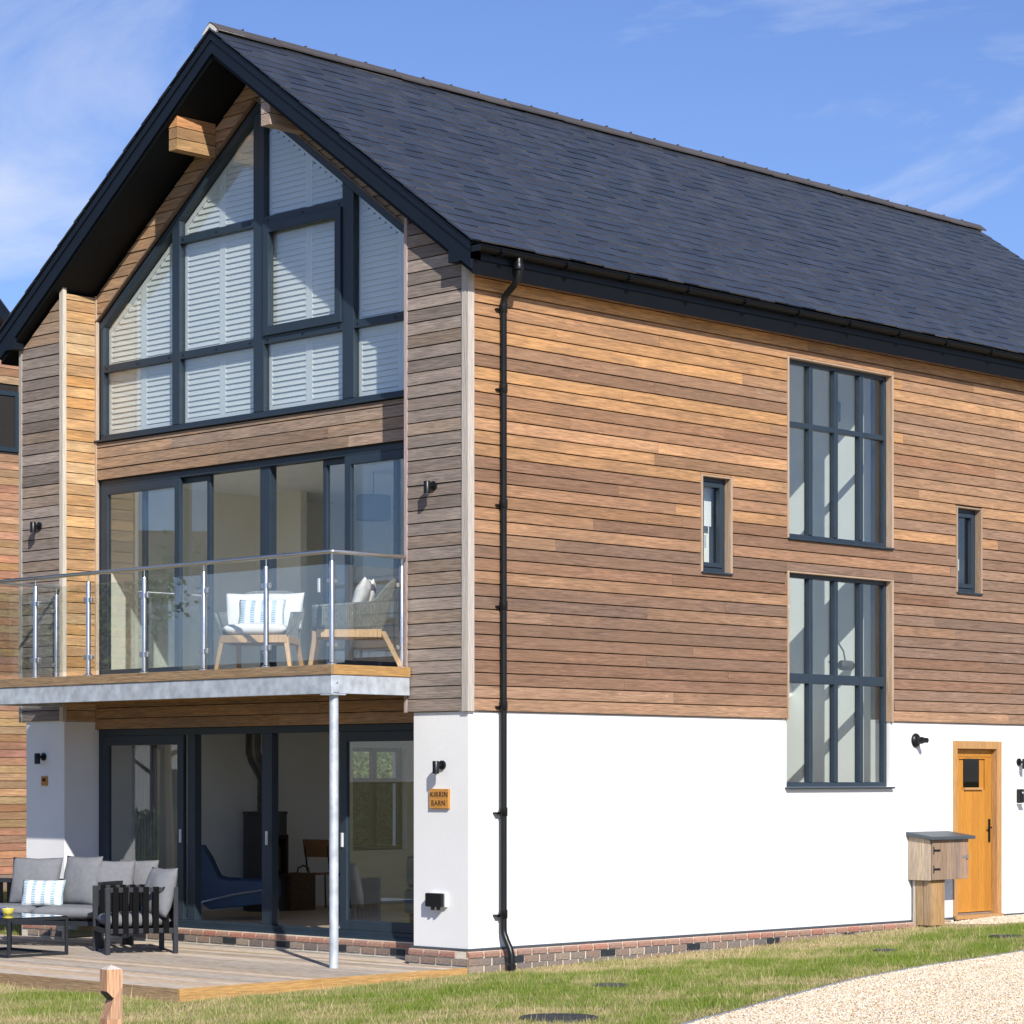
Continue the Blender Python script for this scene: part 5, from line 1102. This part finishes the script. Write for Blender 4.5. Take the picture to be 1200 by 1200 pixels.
# ------------------------------------------------------------------ neighbouring house
NY = 17.0
nbh = thing('neighbour_house', 'neighbouring cedar clad house glimpsed past the far pillar', 'house', (0, NY, 0))
npoly = [(-2, .35), (9.6, .35), (9.6, 5.6), (6.2, 9.35), (2.2, 13.3), (-2, 9.5)]
MB().prism([(a, .02, c_) for a, c_ in npoly], (0, .3, 0)).build('sheathing', M['batten'], nbh); B(-2, 9.6, .0, .3, -.2, .35).build('plinth', M['brick'], nbh)
NW = (4.9, 6.58, 7.15, 8.12)
for r in range(76):
    z0 = .36 + r*P; z1 = z0+P-GAP
    for a, b_ in ((2.6+random.uniform(-.5,.5), 5.4+random.uniform(-.6,.6)),):
        for s0, s1 in ((a, b_), (b_+.003, 9.58)):
            if z1 > NW[2] and z0 < NW[3]:
                if s0 < NW[1] and s1 > NW[0]:
                    if s1 <= NW[1]: continue
                    s0 = NW[1]
            q = clip([(s0, z0), (s1, z0), (s1, z1), (s0, z1)], 3.9, 4.0, 3.9*6.2+4.0*9.33)
            if len(q) > 2 and area(q) > .01: 
                cc = random.choice([(.42,.23,.125), (.37,.20,.11), (.45,.26,.15), (.40,.235,.14)])
                MB().prism([(p_[0], -.005, p_[1]) for p_ in q], (0, .024, 0)).build('board', M['cedar_x'], nbh, color=tuple(v*random.uniform(.85,1.1) for v in cc))
nw = MB(); nw.box(NW[0], NW[1], .0, .06, NW[2], NW[2]+.07); nw.box(NW[0], NW[1], .0, .06, NW[3]-.07, NW[3]); nw.box(NW[1]-.07, NW[1], 0, .06, NW[2]+.07, NW[3]-.07); nw.box(NW[0], NW[0]+.07, 0, .06, NW[2]+.07, NW[3]-.07)
nwo = nw.build('window', M['navy'], nbh); B(NW[0]+.07, NW[1]-.07, .03, .036, NW[2]+.07, NW[3]-.07).build('pane', M['glass'], nwo)
MB().prism([(2.2, -.25, 13.50), (10.1, -.25, 5.36), (10.1, -.25, 5.14), (2.2, -.25, 13.27)], (0, 8, 0)).build('roof', M['slate'], nbh); MB().prism([(2.2, -.25, 13.51), (-4, -.25, 9.2), (-4, -.25, 8.95), (2.2, -.25, 13.28)], (0, 8, 0)).build('roof', M['slate'], nbh)
MB().prism([(2.2, -.28, 13.45), (10.1, -.28, 5.31), (10.1, -.28, 5.05), (2.2, -.28, 13.19)], (0, .03, 0)).build('bargeboard', M['barge'], nbh)

# ------------------------------------------------------------------ what the glass reflects: a house, hedge and trees across the garden; a bank behind
oh = thing('opposite_house', 'white rendered house with clay tile roof across the garden', 'house', (-14.5, 31, 0), R_(38))
B(-6, 6, 0, 7, -.3, 4.6).build('wall', M['render'], oh)
rf = MB().prism([(-6.4, -.5, 4.35), (-6.4, 3.5, 7.8), (-6.4, 7.5, 4.35)], (12.8, 0, 0)).build('roof', M['rooftile'], oh); B(2.0, 2.7, 3.1, 3.8, 7.2, 8.7).build('chimney', M['brick_red'], rf)
for wx in (-4.2, -1.2, 1.8, 4.2):
    for wz in (1.0, 3.0):
        wn = B(wx-.55, wx+.55, -.03, .04, wz, wz+1.1).build('window', M['navy'], oh); B(wx-.47, wx+.47, -.036, -.031, wz+.08, wz+1.02).build('pane', M['glass'], wn)
m, t, b, L = newmat('leaf_green'); oi = N(t, 'ShaderNodeNewGeometry'); rp = N(t, 'ShaderNodeValToRGB'); rp.color_ramp.elements[0].color = (.035,.06,.014,1); rp.color_ramp.elements[1].color = (.10,.14,.03,1); L.new(oi.outputs['Random Per Island'], rp.inputs[0]); L.new(rp.outputs[0], b.inputs['Base Color']); b.inputs['Roughness'].default_value = .6
M['leaf'] = m; M['bark'] = basic('bark', (.09,.07,.05), .95, bump=.8, bscale=20)
def leaves(n, shape, size=.10):
    p = shape(n); a = np.random.normal(size=(n, 3)); a /= np.linalg.norm(a, axis=1)[:, None]; b_ = np.cross(a, np.random.normal(size=(n, 3))); b_ /= np.linalg.norm(b_, axis=1)[:, None]; s = np.random.uniform(.6, 1.3, (n, 1))*size
    V = np.stack([p-a*s, p+b_*s*.45, p+a*s, p-b_*s*.45], 1).reshape(-1, 3); return V, np.arange(4*n).reshape(-1, 4)
def tree(loc, h_, r, label, n=5000, seed=1):
    rnd = random.Random(seed); t_ = thing('garden_tree', label, 'tree', loc, 0, 'trees across the garden')
    mb = MB(); mb.tube([(0,0,-.2),(.05,0,h_*.3),(0,.08,h_*.6),(.05,.05,h_*.85)], [.16,.12,.08,.03], 8); ends = []
    for k in range(11):
        z0 = h_*rnd.uniform(.28, .75); a = rnd.uniform(0, 6.28); l = r*rnd.uniform(.6, 1.0); e_ = Vector((math.cos(a)*l, math.sin(a)*l, z0+l*rnd.uniform(.3,.9))); mb.tube([(0,0,z0), (e_.x*.5, e_.y*.5, z0+(e_.z-z0)*.35), tuple(e_)], [.05,.035,.012], 6); ends.append(e_)
    mb.build('trunk', M['bark'], t_, smooth=True); cl = [Vector((e_.x*q, e_.y*q, e_.z*(.75+.25*q))) + Vector((rnd.uniform(-.5,.5), rnd.uniform(-.5,.5), rnd.uniform(-.3,.6))) for e_ in ends for q in (.6, .85, 1.05)]
    def shp(n_):
        c_ = np.array([tuple(cl[i]) for i in np.random.randint(0, len(cl), n_)]); return c_ + np.random.normal(0, .34, (n_, 3))
    V, F = leaves(n, shp, .09); o = fast_mesh('crown', V, F, M['leaf']); del o['kind']; o.parent = t_
tree((-12.5, 22.0, -.1), 6.2, 2.2, 'slender young tree with open crown before the opposite house', 4200, 3)
tree((-16.5, 27.5, -.1), 7.0, 2.6, 'round headed tree beside the opposite house', 5200, 5)
hd_ = thing('garden_hedge', 'clipped low hedge across the garden', 'hedge', (-11, 25, -.1), R_(35))
V, F = leaves(9000, lambda n_: np.stack([np.random.uniform(-5, 5, n_), np.random.uniform(-.5, .5, n_), np.random.uniform(0, 1.35, n_)], -1), .08); o = fast_mesh('foliage', V, F, M['leaf']); o.parent = hd_; del o['kind']; B(-5, 5, -.4, .4, 0, 1.2).build('inner_growth', M['leaf'], hd_)
bkx = np.arange(-2, 22, .8); bky = np.arange(10.0, 16.4, .5)
sheet('grass_bank', bkx, bky, lambda X, Y: .19 + np.clip((Y-10.2)*.42, -.2, 2.2)*np.clip((X-7.5)/2.0, 0, 1) - .25*(X < 7.6), M['soil'])
V, F = leaves(26000, lambda n_: (lambda X, Y: np.stack([X, Y, .22 + np.clip((Y-10.2)*.42, -.2, 2.2)*np.clip((X-7.5)/2.0, 0, 1)], -1))(np.random.uniform(9.2, 17, n_), np.random.uniform(10.2, 15.5, n_)), .06); o = fast_mesh('bank_grass', V, F, M['leaf']); tag(o, 'rough tufted grass on the bank behind the house', 'grass')
